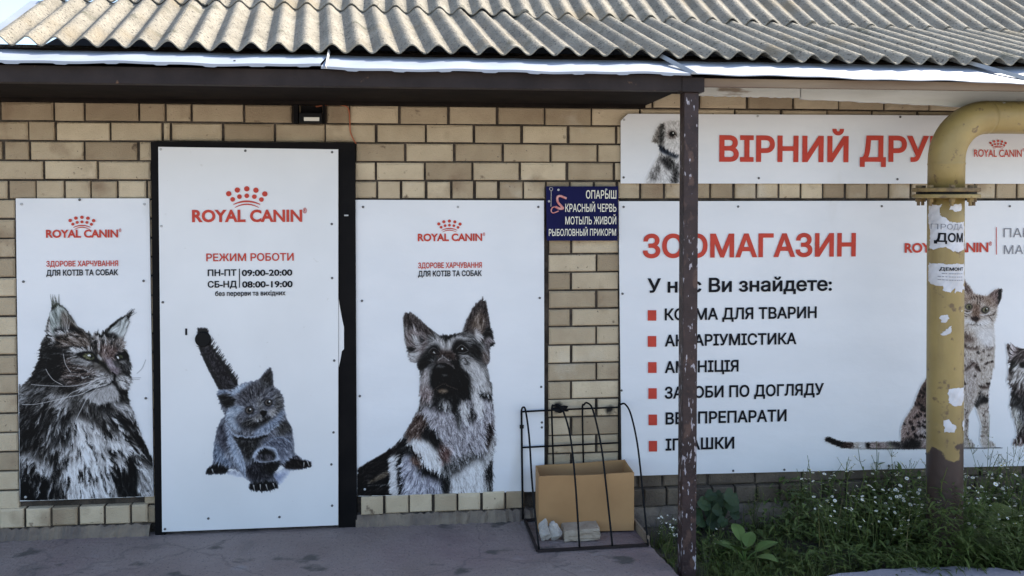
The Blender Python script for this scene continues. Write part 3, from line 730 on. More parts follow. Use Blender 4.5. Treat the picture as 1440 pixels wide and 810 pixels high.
    fa = k.mask([(180, 360), (580, 320), (900, 460), (890, 810), (500, 890), (100, 760)], 8); ear = k.mask([(240, 60), (500, 100), (520, 330), (240, 420)], 4)+k.mask([(650, 300), (900, 140), (920, 340), (780, 380)], 4)
    k.furry(D, 3.2*(1-fa)*(1-ear)+1.2*fa+1.0*ear, .21*(1-fa)*(1-ear)+.12*fa+.12*ear, 15, 3, .45)
    k.furry(D, 2.0*(1-fa)*(1-ear)+.8*fa+.6*ear, .11*(1-fa)+.06*fa, 7, 1, .9)
    body = k.mask([(0, 720), (300, 800), (560, 860), (880, 820), (1090, 1250), (1090, 1640), (0, 1640)], 0)
    k.fur(400, D, 13, 1.0, .08, body, .35, .2, .8)
    for st_ in ([(330, 470), (430, 440), (540, 450)], [(330, 560), (430, 580), (540, 560), (610, 600)], [(360, 620), (460, 640), (560, 630)], [(380, 690), (480, 690), (580, 660)], [(330, 380), (420, 360), (520, 370)], [(820, 620), (850, 660), (868, 650)], [(300, 430), (330, 520), (330, 640)]): k.poly(st_, 3.2, .07, .7)
    for st_ in ([(400, 535), (470, 515), (550, 540)], [(430, 600), (520, 610), (600, 640)], [(400, 660), (500, 670), (600, 690)], [(640, 400), (645, 440), (640, 480)], [(690, 400), (700, 450)], [(600, 690), (660, 690), (720, 700)], [(560, 730), (640, 720), (710, 730)], [(590, 400), (640, 380), (700, 385)]): k.poly(st_, 2.2, .74, .7)
    fm = k.mask([(180, 360), (580, 320), (900, 460), (890, 810), (500, 890), (100, 760)], 8)
    k.furry(D, 1.2, .10, 5, 1, .8, fm)
    f([(610, 515), (680, 568), (732, 610), (756, 655), (722, 632), (660, 592), (622, 552)], (.13, .125, .09), 1.5); f([(600, 560), (640, 580), (700, 630), (660, 630), (610, 600)], (.42, .40, .38), 3)
    f([(420, 548), (480, 530), (560, 548), (596, 572), (540, 590), (460, 580)], .60, 3); f([(420, 560), (470, 552), (520, 565), (470, 572)], .30, 2)
    f([(470, 498), (540, 480), (592, 488), (628, 530), (646, 570), (600, 556), (560, 550), (515, 532)], .05, 1.2); f([(522, 508), (560, 495), (598, 506), (608, 536), (575, 545), (540, 534)], (.40, .40, .30), 1); k.blob(588, 522, 11, 15, .03, .8); k.blob(568, 511, 9, 8, .98, .4)
    f([(762, 510), (800, 490), (850, 496), (872, 520), (845, 536), (812, 552), (778, 545)], .05, 1.5); f([(790, 512), (815, 508), (820, 530), (798, 535)], (.34, .34, .26), 1); k.blob(787, 527, 8, 8, .96, .4); f([(790, 556), (830, 548), (850, 560), (815, 575)], .50, 2)
    f([(640, 500), (668, 545), (652, 548), (632, 518)], .74, 2); f([(690, 530), (735, 540), (785, 615), (765, 640), (730, 625), (700, 580)], (.60, .56, .57), 3); f([(745, 545), (770, 560), (796, 615), (780, 610)], .3, 2)
    f([(730, 612), (790, 606), (800, 632), (772, 660), (742, 642)], (.50, .46, .47), 1.5); k.line((745, 640), (768, 660), 4, .06, .9, .2); f([(752, 655), (768, 660), (766, 705), (752, 700)], .05, 1)
    f([(755, 700), (770, 720), (800, 772), (858, 786), (850, 806), (800, 800), (768, 752), (745, 722)], .04, 1.5); k.poly([(750, 705), (700, 742), (620, 762), (540, 792)], 4, .07, .85)
    f([(530, 812), (600, 785), (690, 745), (755, 735), (785, 780), (780, 832), (740, 866), (660, 876), (580, 850)], .66, 3); k.poly([(560, 800), (640, 775), (720, 745)], 2.5, .5, .5)
    for i in range(24):
        x = k.r.uniform(560, 730); y = 660+k.r.uniform(-25, 55)+(730-x)*.2; l((x, y), (x-k.r.uniform(30, 70), y+k.r.uniform(2, 20)), 2.4, k.r.choice([.08, .10, .85]), .75)
    for i in range(14):
        x = k.r.uniform(780, 850); y = k.r.uniform(670, 760); l((x, y), (x+k.r.uniform(10, 25), y+k.r.uniform(4, 14)), 2.2, .10, .7)
    for i in range(30):
        x = k.r.uniform(540, 770); y = k.r.uniform(800, 860); l((x, y), (x+k.r.uniform(-6, 6), y+k.r.uniform(12, 30)), 1.6, k.r.choice([.35, .85]), .5)
    k.furry(D, .7, .07, 4, 0, 1.0, fm)
    for i in range(26):      # ear tufts and inner ear hair
        x = k.r.uniform(284, 345); l((x, k.r.uniform(118, 150)), (x-k.r.uniform(-8, 22), k.r.uniform(45, 105)), 1.6, (.3, .31, .27), .8)
        x = k.r.uniform(850, 884); l((x, 200+k.r.uniform(-8, 16)), (x+k.r.uniform(15, 48), k.r.uniform(152, 190)), 1.5, .25, .8)
        x = k.r.uniform(285, 420); l((x, 310), (x-20+k.r.uniform(-10, 40), k.r.uniform(190, 280)), 1.4, .75, .5)
    for w_ in ([(370, 738), (300, 700), (262, 655), (240, 615)], [(640, 690), (480, 740), (300, 744), (130, 733)], [(660, 720), (520, 800), (400, 830), (180, 880), (60, 884)], [(650, 740), (560, 830), (520, 900), (470, 1000)], [(620, 700), (520, 760), (430, 800), (350, 880)], [(430, 640), (390, 580), (372, 500)]):
        k.poly(w_, 1.5, .86, .8)
    for w_ in ([(865, 684), (960, 682)], [(865, 694), (950, 694)], [(930, 650), (970, 610), (998, 545)]): k.poly(w_, 1.1, .35, .6)
    return k

def paint_kitten():
    k = Ink(275, 450, 452, 700, 2, 5); C = (260, 450, 5.784); Dd = (275, 565, 6.0)
    k.T = C; tail = [(98, 130), (112, 70), (180, 72), (212, 190), (270, 285), (350, 385), (430, 505), (390, 570), (290, 575), (240, 500), (170, 365), (117, 240)]
    k.T = Dd; k.fill([(240, 592), (330, 592), (450, 630), (400, 632), (300, 610)], (.48, .50, .58), 4, .8, sil=True); k.fill([(640, 610), (700, 590), (790, 580), (740, 650), (690, 700), (660, 660)], (.55, .58, .68), 6, .8, sil=True); k.fill([(690, 566), (830, 560), (940, 562), (800, 575)], (.5, .52, .6), 3, .7, sil=True)
    k.a[:] = np.where(k.a > .25, .6, 0)
    k.T = C; k.fill(tail, (.20, .19, .20), 1, sil=True)
    head = [(255, 605), (265, 570), (330, 562), (400, 555), (470, 512), (590, 490), (640, 430), (690, 375), (712, 430), (720, 540), (770, 575), (800, 630), (806, 700), (800, 790), (760, 850), (700, 900), (600, 945), (500, 955), (420, 920), (360, 860), (320, 780), (285, 690)]
    k.T = Dd; body = [(212, 145), (180, 220), (157, 330), (142, 450), (145, 520), (95, 560), (82, 600), (115, 612), (250, 602), (282, 560), (370, 590), (410, 630), (460, 680), (440, 725), (480, 752), (600, 756), (692, 725), (690, 680), (652, 620), (665, 580), (722, 530), (760, 565), (900, 567), (977, 540), (970, 495), (900, 480), (832, 430), (826, 330), (812, 220), (770, 150), (740, 60), (400, 0)]
    k.fill(body, (.45, .455, .48), 1, sil=True, smooth=False); k.T = C; k.fill(head, (.41, .41, .43), 1, sil=True, smooth=False)
    k.done_sil(); f = k.fill
    k.T = Dd
    f([(240, 200), (300, 280), (370, 420), (410, 540), (410, 625), (350, 540), (280, 400)], (.66, .69, .74), 6); f([(185, 230), (235, 190), (255, 330), (235, 420), (190, 380)], (.30, .30, .33), 6)
    f([(160, 330), (230, 430), (310, 520), (260, 560), (150, 510)], (.50, .53, .58), 7); f([(320, 290), (440, 310), (560, 290), (500, 420), (430, 500), (390, 430)], .20, 7)
    f([(420, 560), (560, 500), (680, 520), (655, 600), (660, 640), (500, 670), (450, 640)], (.19, .185, .2), 6); f([(600, 500), (720, 500), (650, 600), (560, 560)], .10, 6)
    f([(560, 370), (640, 300), (760, 280), (810, 340), (790, 440), (700, 500), (660, 400)], (.42, .43, .47), 6); f([(690, 190), (770, 160), (810, 240), (700, 280)], .26, 6)
    f([(740, 480), (830, 430), (800, 480), (720, 530)], (.6, .62, .67), 4)
    f([(485, 450), (510, 400), (570, 375), (660, 390), (695, 450), (690, 490), (640, 510), (510, 505)], (.66, .68, .72), 2.5); f([(520, 440), (560, 400), (640, 405), (672, 455), (640, 490), (540, 490)], .10, 3)
    for x in (550, 612): k.blob(x, 465, 20, 26, (.42, .41, .43), 2)
    f([(95, 560), (150, 525), (240, 535), (280, 575), (250, 602), (90, 605)], .10, 4); f([(760, 560), (740, 520), (830, 470), (900, 490), (975, 510), (970, 550), (880, 566)], (.12, .10, .10), 4)
    f([(450, 700), (560, 665), (680, 680), (692, 725), (600, 752), (470, 745)], .13, 3)
    k.T = C
    f([(330, 740), (400, 690), (480, 720), (400, 800), (460, 900), (380, 880), (330, 810)], (.62, .65, .69), 5); f([(440, 560), (560, 500), (640, 530), (640, 620), (540, 660), (450, 640)], (.30, .295, .31), 6)
    f([(380, 575), (470, 520), (590, 495), (520, 520), (430, 590), (360, 625)], (.66, .7, .75), 4); f([(262, 600), (300, 590), (395, 630), (400, 680), (340, 710), (300, 680)], .13, 3); f([(258, 570), (330, 568), (400, 590), (330, 590), (268, 610)], (.6, .63, .68), 2)
    f([(612, 490), (650, 435), (690, 392), (706, 440), (710, 530), (660, 520)], .20, 4); f([(740, 590), (795, 650), (790, 740), (750, 800), (730, 700)], .38, 6)
    f([(520, 800), (700, 790), (640, 880), (520, 880), (440, 850)], .17, 6); f([(560, 780), (610, 760), (640, 790), (600, 830), (540, 820)], .52, 4); f([(670, 740), (720, 720), (750, 750), (700, 785)], .66, 3)
    f([(590, 640), (620, 640), (640, 760), (600, 740)], .46, 6); f([(590, 880), (720, 800), (800, 720), (790, 800), (700, 890), (560, 945)], (.55, .58, .63), 4)
    D = [(140, 150, 0, -1), (190, 250, .6, -.8), (140, 300, -.7, -.6), (330, 420, .5, -.9), (250, 480, -.7, -.5), (560, 540, -.1, -1), (690, 450, .1, -1), (320, 620, -.9, .2), (400, 750, -.8, .5), (500, 850, -.4, .8), (620, 880, .1, 1), (750, 750, .8, .5), (720, 620, .6, -.3), (500, 660, -.5, -.7), (330, 1050, -.5, .9), (520, 1100, .1, 1), (500, 1250, 0, 1), (680, 1050, .6, .7), (780, 1150, .7, .6), (250, 1150, -.5, .8)]
    k.furry(D, .6, .08, 4, 1, .8); k.fur(500, D, 2.4, .5, .07, None, .25, .3, .5)
    f([(600, 505), (640, 480), (700, 540), (640, 560)], .26, 5, .6)
    k.T = Dd
    for x, y in ((520, 470), (552, 462), (592, 460), (632, 468)): k.blob(x, y, 15, 24, (.36, .35, .37), 2, .8); k.line((x+17, y-18), (x+18, y+26), 3, .05, .7)
    k.poly([(485, 470), (500, 430), (550, 392), (610, 380), (670, 400), (694, 460), (680, 498)], 4, (.72, .75, .80), .55); k.poly([(560, 372), (640, 318), (720, 300), (790, 330)], 3, (.62, .65, .70), .5); k.poly([(480, 520), (600, 516), (700, 500)], 5, .06, .5)
    k.poly([(250, 180), (320, 270), (400, 292), (500, 292), (600, 262), (700, 190)], 4, (.70, .73, .78), .55); k.poly([(330, 300), (420, 316), (520, 312), (600, 285)], 6, .08, .6); k.poly([(300, 300), (370, 410), (410, 540), (415, 630)], 5, (.72, .75, .80), .5); k.T = C; k.furry(D, .8, .06, 3, 1, .9)
    for i in range(90):
        t = k.r.rand(); x = 212+t*215; y = 185+t*320; k.line((x-25, y+8), (x+k.r.uniform(0, 16), y-k.r.uniform(15, 50)), 2.6, .16, .85)
        x = 110+t*175; y = 210+t*350; k.line((x+20, y+6), (x-k.r.uniform(0, 22), y-k.r.uniform(-8, 22)), 2.4, .18, .8)
        x = 108+k.r.rand()*75; k.line((x, 95), (x+k.r.uniform(-14, 10), k.r.uniform(60, 80)), 2.2, .2, .8)
    for (x, y, r) in ((525, 735, 37), (680, 671, 35)):
        k.blob(x, y, r, r*.86, .07, 1.5); k.blob(x-1, y, r*.72, r*.66, (.46, .43, .41), 1); k.blob(x, y, r*.40, r*.45, .02, .8); k.blob(x+8, y-8, 6, 6, .95, .4)
    f([(610, 745), (668, 740), (650, 785), (632, 785)], .05, 1); k.line((640, 780), (630, 830), 3, .06); k.line((630, 830), (560, 840), 3, .08); k.line((632, 828), (680, 812), 3, .08)
    for a in [(560, 800, 480, 830), (570, 815, 500, 860), (690, 750, 760, 720), (700, 765, 770, 750), (545, 690, 520, 640), (660, 620, 690, 585), (580, 640, 570, 540), (545, 600, 525, 540), (640, 600, 650, 545)]: k.line(a[:2], a[2:], 2, .72, .55)
    for a in [(540, 640, 520, 540), (600, 620, 600, 520), (500, 620, 470, 580)]: k.line(a[:2], a[2:], 3, .1, .6)
    k.T = Dd
    for a in [(490, 705, 498, 748), (595, 700, 608, 742), (545, 700, 548, 740), (655, 690, 668, 722), (915, 515, 912, 552), (945, 505, 960, 545), (140, 570, 150, 600)]: k.line(a[:2], a[2:], 3, .82, .85)
    for a in [(525, 700, 530, 745), (575, 690, 580, 745), (635, 690, 645, 735)]: k.line(a[:2], a[2:], 3.5, .03, .85)
    return k

def paint_shepherd():
    k = Ink(500, 416, 706, 700, 2, 8); E_ = (550, 415, 5.786); F_ = (500, 545, 5.224)
    k.T = F_
    body = [(465, -30), (470, 80), (463, 140), (430, 210), (370, 310), (340, 378), (220, 470), (100, 540), (12, 592), (0, 820), (1006, 800), (1006, 530), (1028, 430), (1028, 350), (1020, 300), (1015, 200), (1006, 80), (1000, -40)]
    k.fill(body, .45, 1, sil=True, smooth=False)
    k.T = E_
    head = [(94, 180), (108, 142), (150, 138), (210, 175), (282, 240), (340, 290), (392, 322), (480, 316), (570, 302), (602, 220), (662, 98), (700, 50), (740, 26), (768, 45), (782, 120), (800, 220), (835, 350), (835, 405), (802, 420), (800, 530), (778, 570), (800, 680), (822, 815), (228, 815), (232, 640), (210, 590), (203, 550), (155, 540), (130, 470), (108, 370), (97, 270)]
    k.fill(head, .40, 1, sil=True, smooth=False); k.done_sil(); f = k.fill
    f([(96, 180), (112, 145), (155, 142), (290, 255), (345, 300), (300, 330), (250, 320), (160, 250), (110, 260)], (.27, .24, .23), 4); f([(110, 300), (165, 262), (270, 320), (292, 350), (285, 410), (250, 470), (190, 540), (150, 520), (125, 400)], (.50, .46, .45), 6)
    f([(160, 330), (210, 330), (240, 420), (200, 430)], .70, 5); f([(126, 430), (170, 420), (195, 445), (170, 470), (140, 450)], .08, 3); f([(140, 470), (190, 460), (240, 450), (190, 545), (155, 530)], .68, 4); f([(230, 330), (262, 350), (250, 400), (232, 380)], .2, 4)
    f([(590, 290), (605, 220), (662, 102), (740, 30), (772, 60), (795, 200), (800, 300), (745, 390), (690, 330), (640, 300)], (.24, .21, .20), 4); f([(640, 250), (680, 170), (735, 120), (760, 240), (735, 310), (690, 280)], (.46, .41, .37), 7)
    f([(672, 265), (690, 290), (748, 330), (742, 370), (708, 388), (684, 340)], .76, 3); f([(760, 350), (815, 335), (832, 385), (795, 420), (782, 480), (765, 420)], (.52, .49, .49), 4); f([(745, 300), (800, 260), (835, 370), (800, 330), (760, 350)], .12, 3); f([(800, 400), (835, 370), (832, 410), (800, 425)], .06, 2)
    f([(390, 330), (480, 316), (570, 306), (606, 330), (510, 335), (470, 352), (440, 378), (420, 350)], .08, 3)
    f([(325, 370), (360, 350), (405, 350), (440, 385), (500, 350), (560, 325), (625, 350), (560, 360), (510, 375), (490, 450), (400, 445), (375, 390), (330, 400)], .74, 5)
    f([(215, 560), (270, 470), (310, 450), (330, 520), (300, 570), (240, 620)], .08, 6); f([(295, 450), (340, 405), (385, 420), (395, 480), (330, 510)], .07, 5); f([(490, 430), (520, 370), (570, 365), (640, 430), (625, 480), (560, 480), (500, 470)], .07, 5)
    f([(640, 400), (700, 390), (740, 500), (730, 560), (680, 540), (640, 480)], .07, 6); f([(390, 450), (490, 455), (540, 520), (450, 520), (380, 520)], (.25, .2, .18), 6)
    f([(330, 620), (350, 545), (420, 500), (500, 545), (540, 480), (570, 560), (640, 660), (645, 815), (330, 815), (303, 700)], .03, 4)
    f([(560, 520), (640, 500), (760, 600), (790, 700), (800, 800), (660, 805), (642, 650), (580, 590)], .72, 6); f([(580, 500), (640, 490), (640, 570), (580, 570)], .5, 5); f([(240, 650), (300, 585), (306, 700), (330, 810), (230, 812)], (.60, .57, .56), 5)
    f([(740, 450), (790, 470), (795, 540), (770, 570), (740, 520)], (.40, .36, .34), 5); f([(700, 540), (760, 560), (800, 660), (770, 640)], .55, 5)
    k.T = F_
    f([(475, 150), (700, 90), (1000, 100), (1000, 440), (800, 520), (690, 520), (620, 380), (520, 260)], (.66, .64, .65), 8)
    f([(465, 0), (560, 10), (560, 100), (480, 120)], (.50, .45, .44), 6); f([(480, 100), (600, 120), (640, 180), (560, 150)], .14, 5); f([(560, 60), (700, 70), (850, 40), (845, 90), (760, 110), (745, 240), (705, 175), (640, 180), (590, 110)], .03, 4)
    f([(850, 30), (920, 60), (942, 160), (930, 220), (880, 200)], .84, 5); f([(615, 85), (690, 110), (700, 160), (650, 175), (625, 130)], .62, 4); f([(735, 120), (770, 130), (770, 320), (740, 250)], .2, 5); f([(840, 130), (880, 210), (850, 260), (830, 200)], .16, 4); f([(900, 40), (1000, 60), (1000, 90), (920, 75)], .10, 3); f([(760, 120), (820, 110), (830, 250), (790, 250)], .76, 5)
    f([(960, 330), (1000, 250), (1012, 330), (1004, 440), (960, 480)], (.14, .10, .09), 4); f([(960, 480), (1024, 340), (1024, 440), (1000, 530), (958, 595)], .70, 3); f([(948, 620), (1000, 545), (1006, 760), (938, 745)], .14, 3); f([(940, 700), (1000, 690), (1000, 790), (930, 780)], .42, 4)
    f([(365, 320), (460, 180), (520, 270), (500, 350), (400, 380)], (.33, .27, .24), 5); f([(505, 290), (560, 310), (622, 400), (606, 445), (520, 380), (480, 350)], .07, 5)
    f([(340, 375), (390, 400), (450, 500), (560, 600), (680, 650), (690, 720), (600, 700), (480, 640), (410, 520), (330, 480)], .08, 5)
    f([(395, 400), (470, 378), (560, 440), (615, 510), (640, 600), (630, 640), (580, 610), (500, 560), (440, 480)], .90, 4); f([(620, 430), (690, 440), (690, 520), (640, 560), (610, 470)], (.42, .33, .31), 6)
    f([(335, 560), (380, 480), (440, 560), (480, 640), (640, 700), (660, 810), (320, 810)], (.66, .65, .68), 7); f([(400, 500), (470, 530), (470, 580), (420, 560)], (.38, .29, .25), 5)
    f([(12, 592), (220, 470), (340, 378), (320, 480), (240, 520), (250, 800), (0, 820)], (.10, .085, .08), 3); f([(85, 705), (150, 650), (235, 612), (225, 650), (130, 690)], (.42, .38, .33), 2); f([(100, 712), (245, 706), (245, 714), (110, 718)], .3, 1)
    f([(245, 515), (300, 512), (306, 650), (312, 800), (255, 800), (240, 600)], .84, 2); f([(310, 480), (340, 470), (332, 800), (312, 800)], .06, 2)
    f([(690, 660), (780, 590), (870, 535), (942, 560), (950, 700), (930, 790), (690, 790)], .86, 6); f([(640, 600), (740, 540), (860, 480), (900, 510), (800, 580), (740, 640), (660, 650)], .34, 8); f([(640, 660), (690, 680), (680, 790), (630, 760)], .12, 5)
    k.T = E_; hd = k.mask([(80, 100), (840, 0), (840, 600), (800, 815), (220, 815)], 0)
    D = [(150, 250, -.3, -1), (730, 150, .2, -1), (430, 400, 0, -1), (300, 480, -.7, .2), (680, 470, .8, .3), (270, 700, -.2, 1), (730, 700, .4, .9), (450, 650, 0, 1), (790, 450, .3, .8), (300, 1000, -.5, .8), (520, 1000, .2, 1), (660, 1050, 0, 1), (800, 950, .2, 1), (180, 1100, -.6, .8), (250, 1250, .3, .9), (420, 1250, .3, .9), (620, 1300, .2, 1), (30, 1250, -.8, .5), (860, 1150, .5, .9), (-100, 1400, -.8, .4)]
    k.T = F_; bd = k.mask([(340, 130), (480, 60), (1040, 60), (1040, 820), (320, 820)], 6); k.T = E_
    k.furry(D, .9*(1-bd)+3.0*bd, .10*(1-bd)+.15*bd, 8, 1, .8); k.furry(D, .4*(1-bd)+1.2*bd, .06*(1-bd)+.09*bd, 4, 0, 1.0)
    k.T = F_; bm_ = k.mask([(340, 130), (1040, 60), (1040, 820), (320, 820)], 0); k.T = E_; k.fur(500, D, 5, .7, .07, bm_, .35, .3, .75)
    f([(360, 545), (420, 500), (470, 540), (515, 580), (490, 575), (430, 545), (390, 555)], (.40, .37, .36), 3); k.poly([(328, 640), (340, 590), (372, 556), (430, 548), (490, 572), (512, 592)], 2, (.45, .42, .40), .6); k.poly([(380, 530), (425, 500), (468, 535)], 2.5, (.75, .72, .70), .7); k.blob(405, 600, 80, 44, .025, 2); k.blob(400, 582, 36, 9, .40, 1.5); k.blob(435, 650, 30, 6, .5, 1.5); f([(320, 590), (345, 555), (365, 560), (335, 600), (325, 650)], .35, 3)
    k.poly([(335, 780), (420, 718), (470, 740), (540, 765)], 1.6, (.42, .37, .34), .7); f([(370, 775), (430, 760), (470, 785), (400, 795)], (.5, .44, .38), 3); k.poly([(600, 650), (640, 700), (650, 760)], 3, .3, .5)
    for x, y in ((348, 465), (578, 437)): k.blob(x-4, y-2, 24, 20, (.22, .17, .13), 2); k.blob(x-4, y-4, 14, 14, .02, 1); k.blob(x, y, 6, 5, .97, .4)
    k.poly([(300, 470), (340, 430), (385, 450)], 1.6, .5, .6); k.poly([(530, 440), (575, 405), (630, 450)], 1.6, .6, .6); k.poly([(545, 465), (590, 470), (625, 455)], 1.4, .55, .6); k.poly([(560, 530), (600, 510), (620, 560), (590, 560)], 2, .15, .7)
    nz = k.mask([(290, 480), (560, 480), (560, 830), (290, 830)], 4)
    k.furry([(400, 540, 0, -1), (400, 700, 0, 1), (340, 600, -.5, .5), (480, 600, .5, .5)], .7, .07, 3, 0, 1.0, nz)
    return k

def paint_labrador():
    k = Ink(905, 165, 985, 258, 2, 9); k.T = (860, 140, 3.117)
    k.fill([(158, 372), (165, 320), (185, 280), (207, 240), (200, 195), (174, 185), (185, 150), (205, 110), (250, 92), (300, 92), (340, 110), (362, 150), (372, 205), (366, 240), (345, 262), (310, 272), (330, 372)], (.84, .83, .82), 1, sil=True); k.done_sil(); f = k.fill
    f([(175, 186), (190, 145), (215, 108), (228, 130), (215, 180), (204, 200)], (.5, .48, .46), 4); f([(215, 108), (232, 118), (222, 200), (206, 205)], .25, 3); f([(204, 198), (235, 215), (262, 228), (295, 240), (280, 256), (240, 240), (212, 225)], (.14, .17, .22), 3)
    k.blob(264, 152, 22, 18, (.42, .38, .36), 4); k.blob(266, 150, 11, 9, .06, 1); k.blob(269, 147, 3, 3, .9, .3); k.blob(340, 152, 10, 9, .06, 1); f([(345, 205), (370, 208), (366, 235), (348, 232)], .06, 2)
    f([(250, 200), (300, 215), (330, 250), (290, 245), (250, 225)], .86, 4); f([(205, 250), (262, 255), (275, 300), (250, 310), (225, 285)], .22, 5); f([(165, 340), (185, 290), (215, 260), (210, 320), (190, 362)], .52, 5); f([(270, 300), (290, 280), (290, 370), (265, 370)], .25, 5)
    D = [(200, 150, -.3, 1), (260, 120, 0, -1), (220, 300, -.2, 1), (280, 320, .2, 1)]
    k.furry(D, .7, .12, 3, 1, .8); k.blob(266, 150, 12, 10, .05, 1); k.blob(270, 147, 3, 3, .9, .3); return k

def paint_bengal():
    k = Ink(1155, 390, 1412, 636, 2, 12); A_ = (1150, 390, 4.966); k.T = A_; o = 596
    sil = [(985, 60), (1000, 18), (1022, 15), (1060, 60), (1088, 108), (1130, 122), (1182, 125), (1230, 85), (1270, 73), (1286, 80), (1277, 150), (1252, 200), (1252, 260), (1226, 325), (1232, 400), (1236, 480), (1230, 640), (1222, o+40), (1212, o+100), (1194, o+170), (1190, o+280), (1195, o+480), (1192, o+540), (1236, o+562), (1242, o+588), (1150, o+592), (1132, o+545), (1142, o+440), (1120, o+370), (1100, o+310), (1086, o+302), (1052, o+370), (1046, o+520), (1092, o+565), (1096, o+598), (570, o+600), (300, o+600), (170, o+594), (95, o+568), (48, o+545), (48, o+520), (72, o+514), (120, o+532), (182, o+550), (290, o+554), (440, o+551), (578, o+548), (580, o+460), (602, o+400), (668, o+300), (692, o+230), (722, o+160), (790, o+65), (860, o-40), (930, 480), (990, 330), (985, 200)]
    k.fill(sil, (.74, .70, .66), 1, sil=True, smooth=False); k.done_sil(); f = k.fill
    BR = (.26, .21, .19); TN = (.56, .49, .44)
    f([(575, o+560), (580, o+460), (602, o+400), (668, o+300), (692, o+230), (722, o+160), (790, o+65), (860, o-40), (900, o+200), (850, o+600), (570, o+600)], (.56, .49, .46), 4)
    f([(668, o+300), (692, o+230), (722, o+160), (790, o+65), (850, o), (860, o+260), (760, o+300)], (.33, .27, .25), 7); f([(600, o+550), (640, o+525), (720, o+540), (700, o+600), (580, o+600)], .10, 6); f([(700, o+440), (800, o+380), (830, o+560), (740, o+560)], (.66, .62, .60), 8)
    f([(1002, 30), (1022, 20), (1060, 70), (1085, 108), (1040, 110), (1005, 90)], (.40, .34, .32), 4); f([(1190, 120), (1235, 88), (1280, 78), (1274, 150), (1250, 205), (1225, 160)], (.36, .30, .29), 4); f([(1205, 125), (1240, 100), (1245, 160), (1225, 165)], (.55, .48, .46), 4); f([(1262, 80), (1286, 80), (1277, 150), (1252, 205), (1255, 140)], .10, 2)
    f([(1000, 120), (1090, 115), (1200, 130), (1245, 200), (1180, 200), (1100, 150), (1010, 200)], TN, 8); f([(1075, 180), (1130, 190), (1130, 270), (1100, 300), (1070, 250)], (.46, .38, .33), 6)
    f([(1030, 290), (1080, 300), (1095, 320), (1050, 325), (1015, 310)], .84, 4); f([(1120, 305), (1180, 290), (1210, 310), (1160, 340), (1110, 335)], .86, 4); f([(1060, 340), (1130, 345), (1110, 360), (1070, 358)], .86, 4)
    f([(1000, 380), (1060, 400), (1100, 440), (1040, 450), (1000, 440)], (.40, .34, .31), 6); f([(1010, 455), (1060, 485), (1122, 488), (1118, 500), (1060, 500), (1010, 478)], BR, 3); f([(1160, 487), (1200, 490), (1224, 466), (1222, 492), (1190, 506)], BR, 3); f([(1175, 440), (1210, 428), (1205, 450), (1180, 460)], BR, 3); f([(1100, 370), (1220, 350), (1230, 470), (1150, 480)], .86, 7)
    f([(1000, 560), (1090, 580), (1120, 640), (1095, o+200), (1060, o+330), (1030, o+300)], (.70, .66, .63), 8); f([(1018, o+50), (1070, o-5), (1090, o), (1040, o+50)], BR, 3); f([(1080, 590), (1110, 600), (1125, 640), (1110, 650)], BR, 3)
    f([(1095, o+290), (1130, o+230), (1190, o+240), (1190, o+275), (1130, o+290), (1105, o+320)], .10, 3); f([(1130, o+160), (1205, o+150), (1200, o+172), (1150, o+180)], BR, 3); f([(1100, o+300), (1140, o+180), (1135, o+260)], .3, 4)
    f([(48, o+520), (72, o+514), (180, o+552), (180, o+596), (95, o+566), (50, o+545)], (.11, .10, .10), 2); f([(180, o+552), (240, o+556), (240, o+598), (175, o+596)], BR, 3); f([(290, o+556), (330, o+556), (340, o+598), (290, o+598)], .82, 3); f([(330, o+556), (370, o+556), (365, o+598), (340, o+598)], .09, 3); f([(370, o+554), (470, o+552), (480, o+598), (370, o+598)], (.62, .56, .54), 3); f([(470, o+552), (580, o+548), (580, o+600), (560, o+600)], .2, 6); k.blob(425, o+572, 10, 9, BR, 1.5); k.blob(445, o+585, 8, 6, BR, 1.5)
    for x in (1060, 1078, 1185, 1205, 1222): k.line((x, o+560), (x+2, o+590), 2, .25, .7)
    D = [(1040, 60, -.2, -1), (1250, 120, .4, -.9), (1100, 160, 0, -1), (1010, 280, -.8, .5), (1220, 290, .8, .4), (1100, 420, 0, 1), (1150, 700, 0, 1), (700, 800, -.5, .85), (650, 1050, -.4, .9), (1160, 1050, 0, 1), (300, 1170, -1, .1), (1040, 900, 0, 1)]
    k.furry(D, .7, .06, 4, 0, 1.0)
    for s_ in ([(1105, 125), (1115, 150), (1112, 185)], [(1125, 125), (1132, 150), (1130, 180)], [(1085, 130), (1095, 155)], [(1145, 130), (1150, 155)], [(1070, 135), (1078, 155)], [(1012, 240), (1050, 262), (1090, 300)], [(1160, 265), (1190, 270), (1215, 300)], [(1010, 205), (1030, 235), (1065, 240)], [(1195, 265), (1225, 260), (1240, 230)], [(1008, 250), (1040, 280)]): k.poly(s_, 3, BR, .6)
    f([(1065, 285), (1105, 270), (1128, 280), (1112, 306), (1095, 306)], (.18, .13, .12), 2); k.poly([(1104, 305), (1100, 325), (1078, 330), (1060, 324)], 1.6, .2, .7); k.poly([(1100, 325), (1118, 332), (1135, 327)], 1.6, .2, .7)
    for i in range(95):
        x = k.r.uniform(600, 850); y = o+k.r.uniform(110, 580); k.blob(x, y, k.r.uniform(9, 19), k.r.uniform(7, 12), k.col((.09, .06, .06)), 1.2, k.r.uniform(.7, 1), rot=k.r.uniform(.4, 1.0))
    for i in range(24):
        x = k.r.uniform(1010, 1225); y = k.r.uniform(510, o+230); k.blob(x, y, k.r.uniform(7, 15), k.r.uniform(5, 9), (.15, .11, .10), 1.2, k.r.uniform(.7, 1), rot=k.r.uniform(-.5, .5))
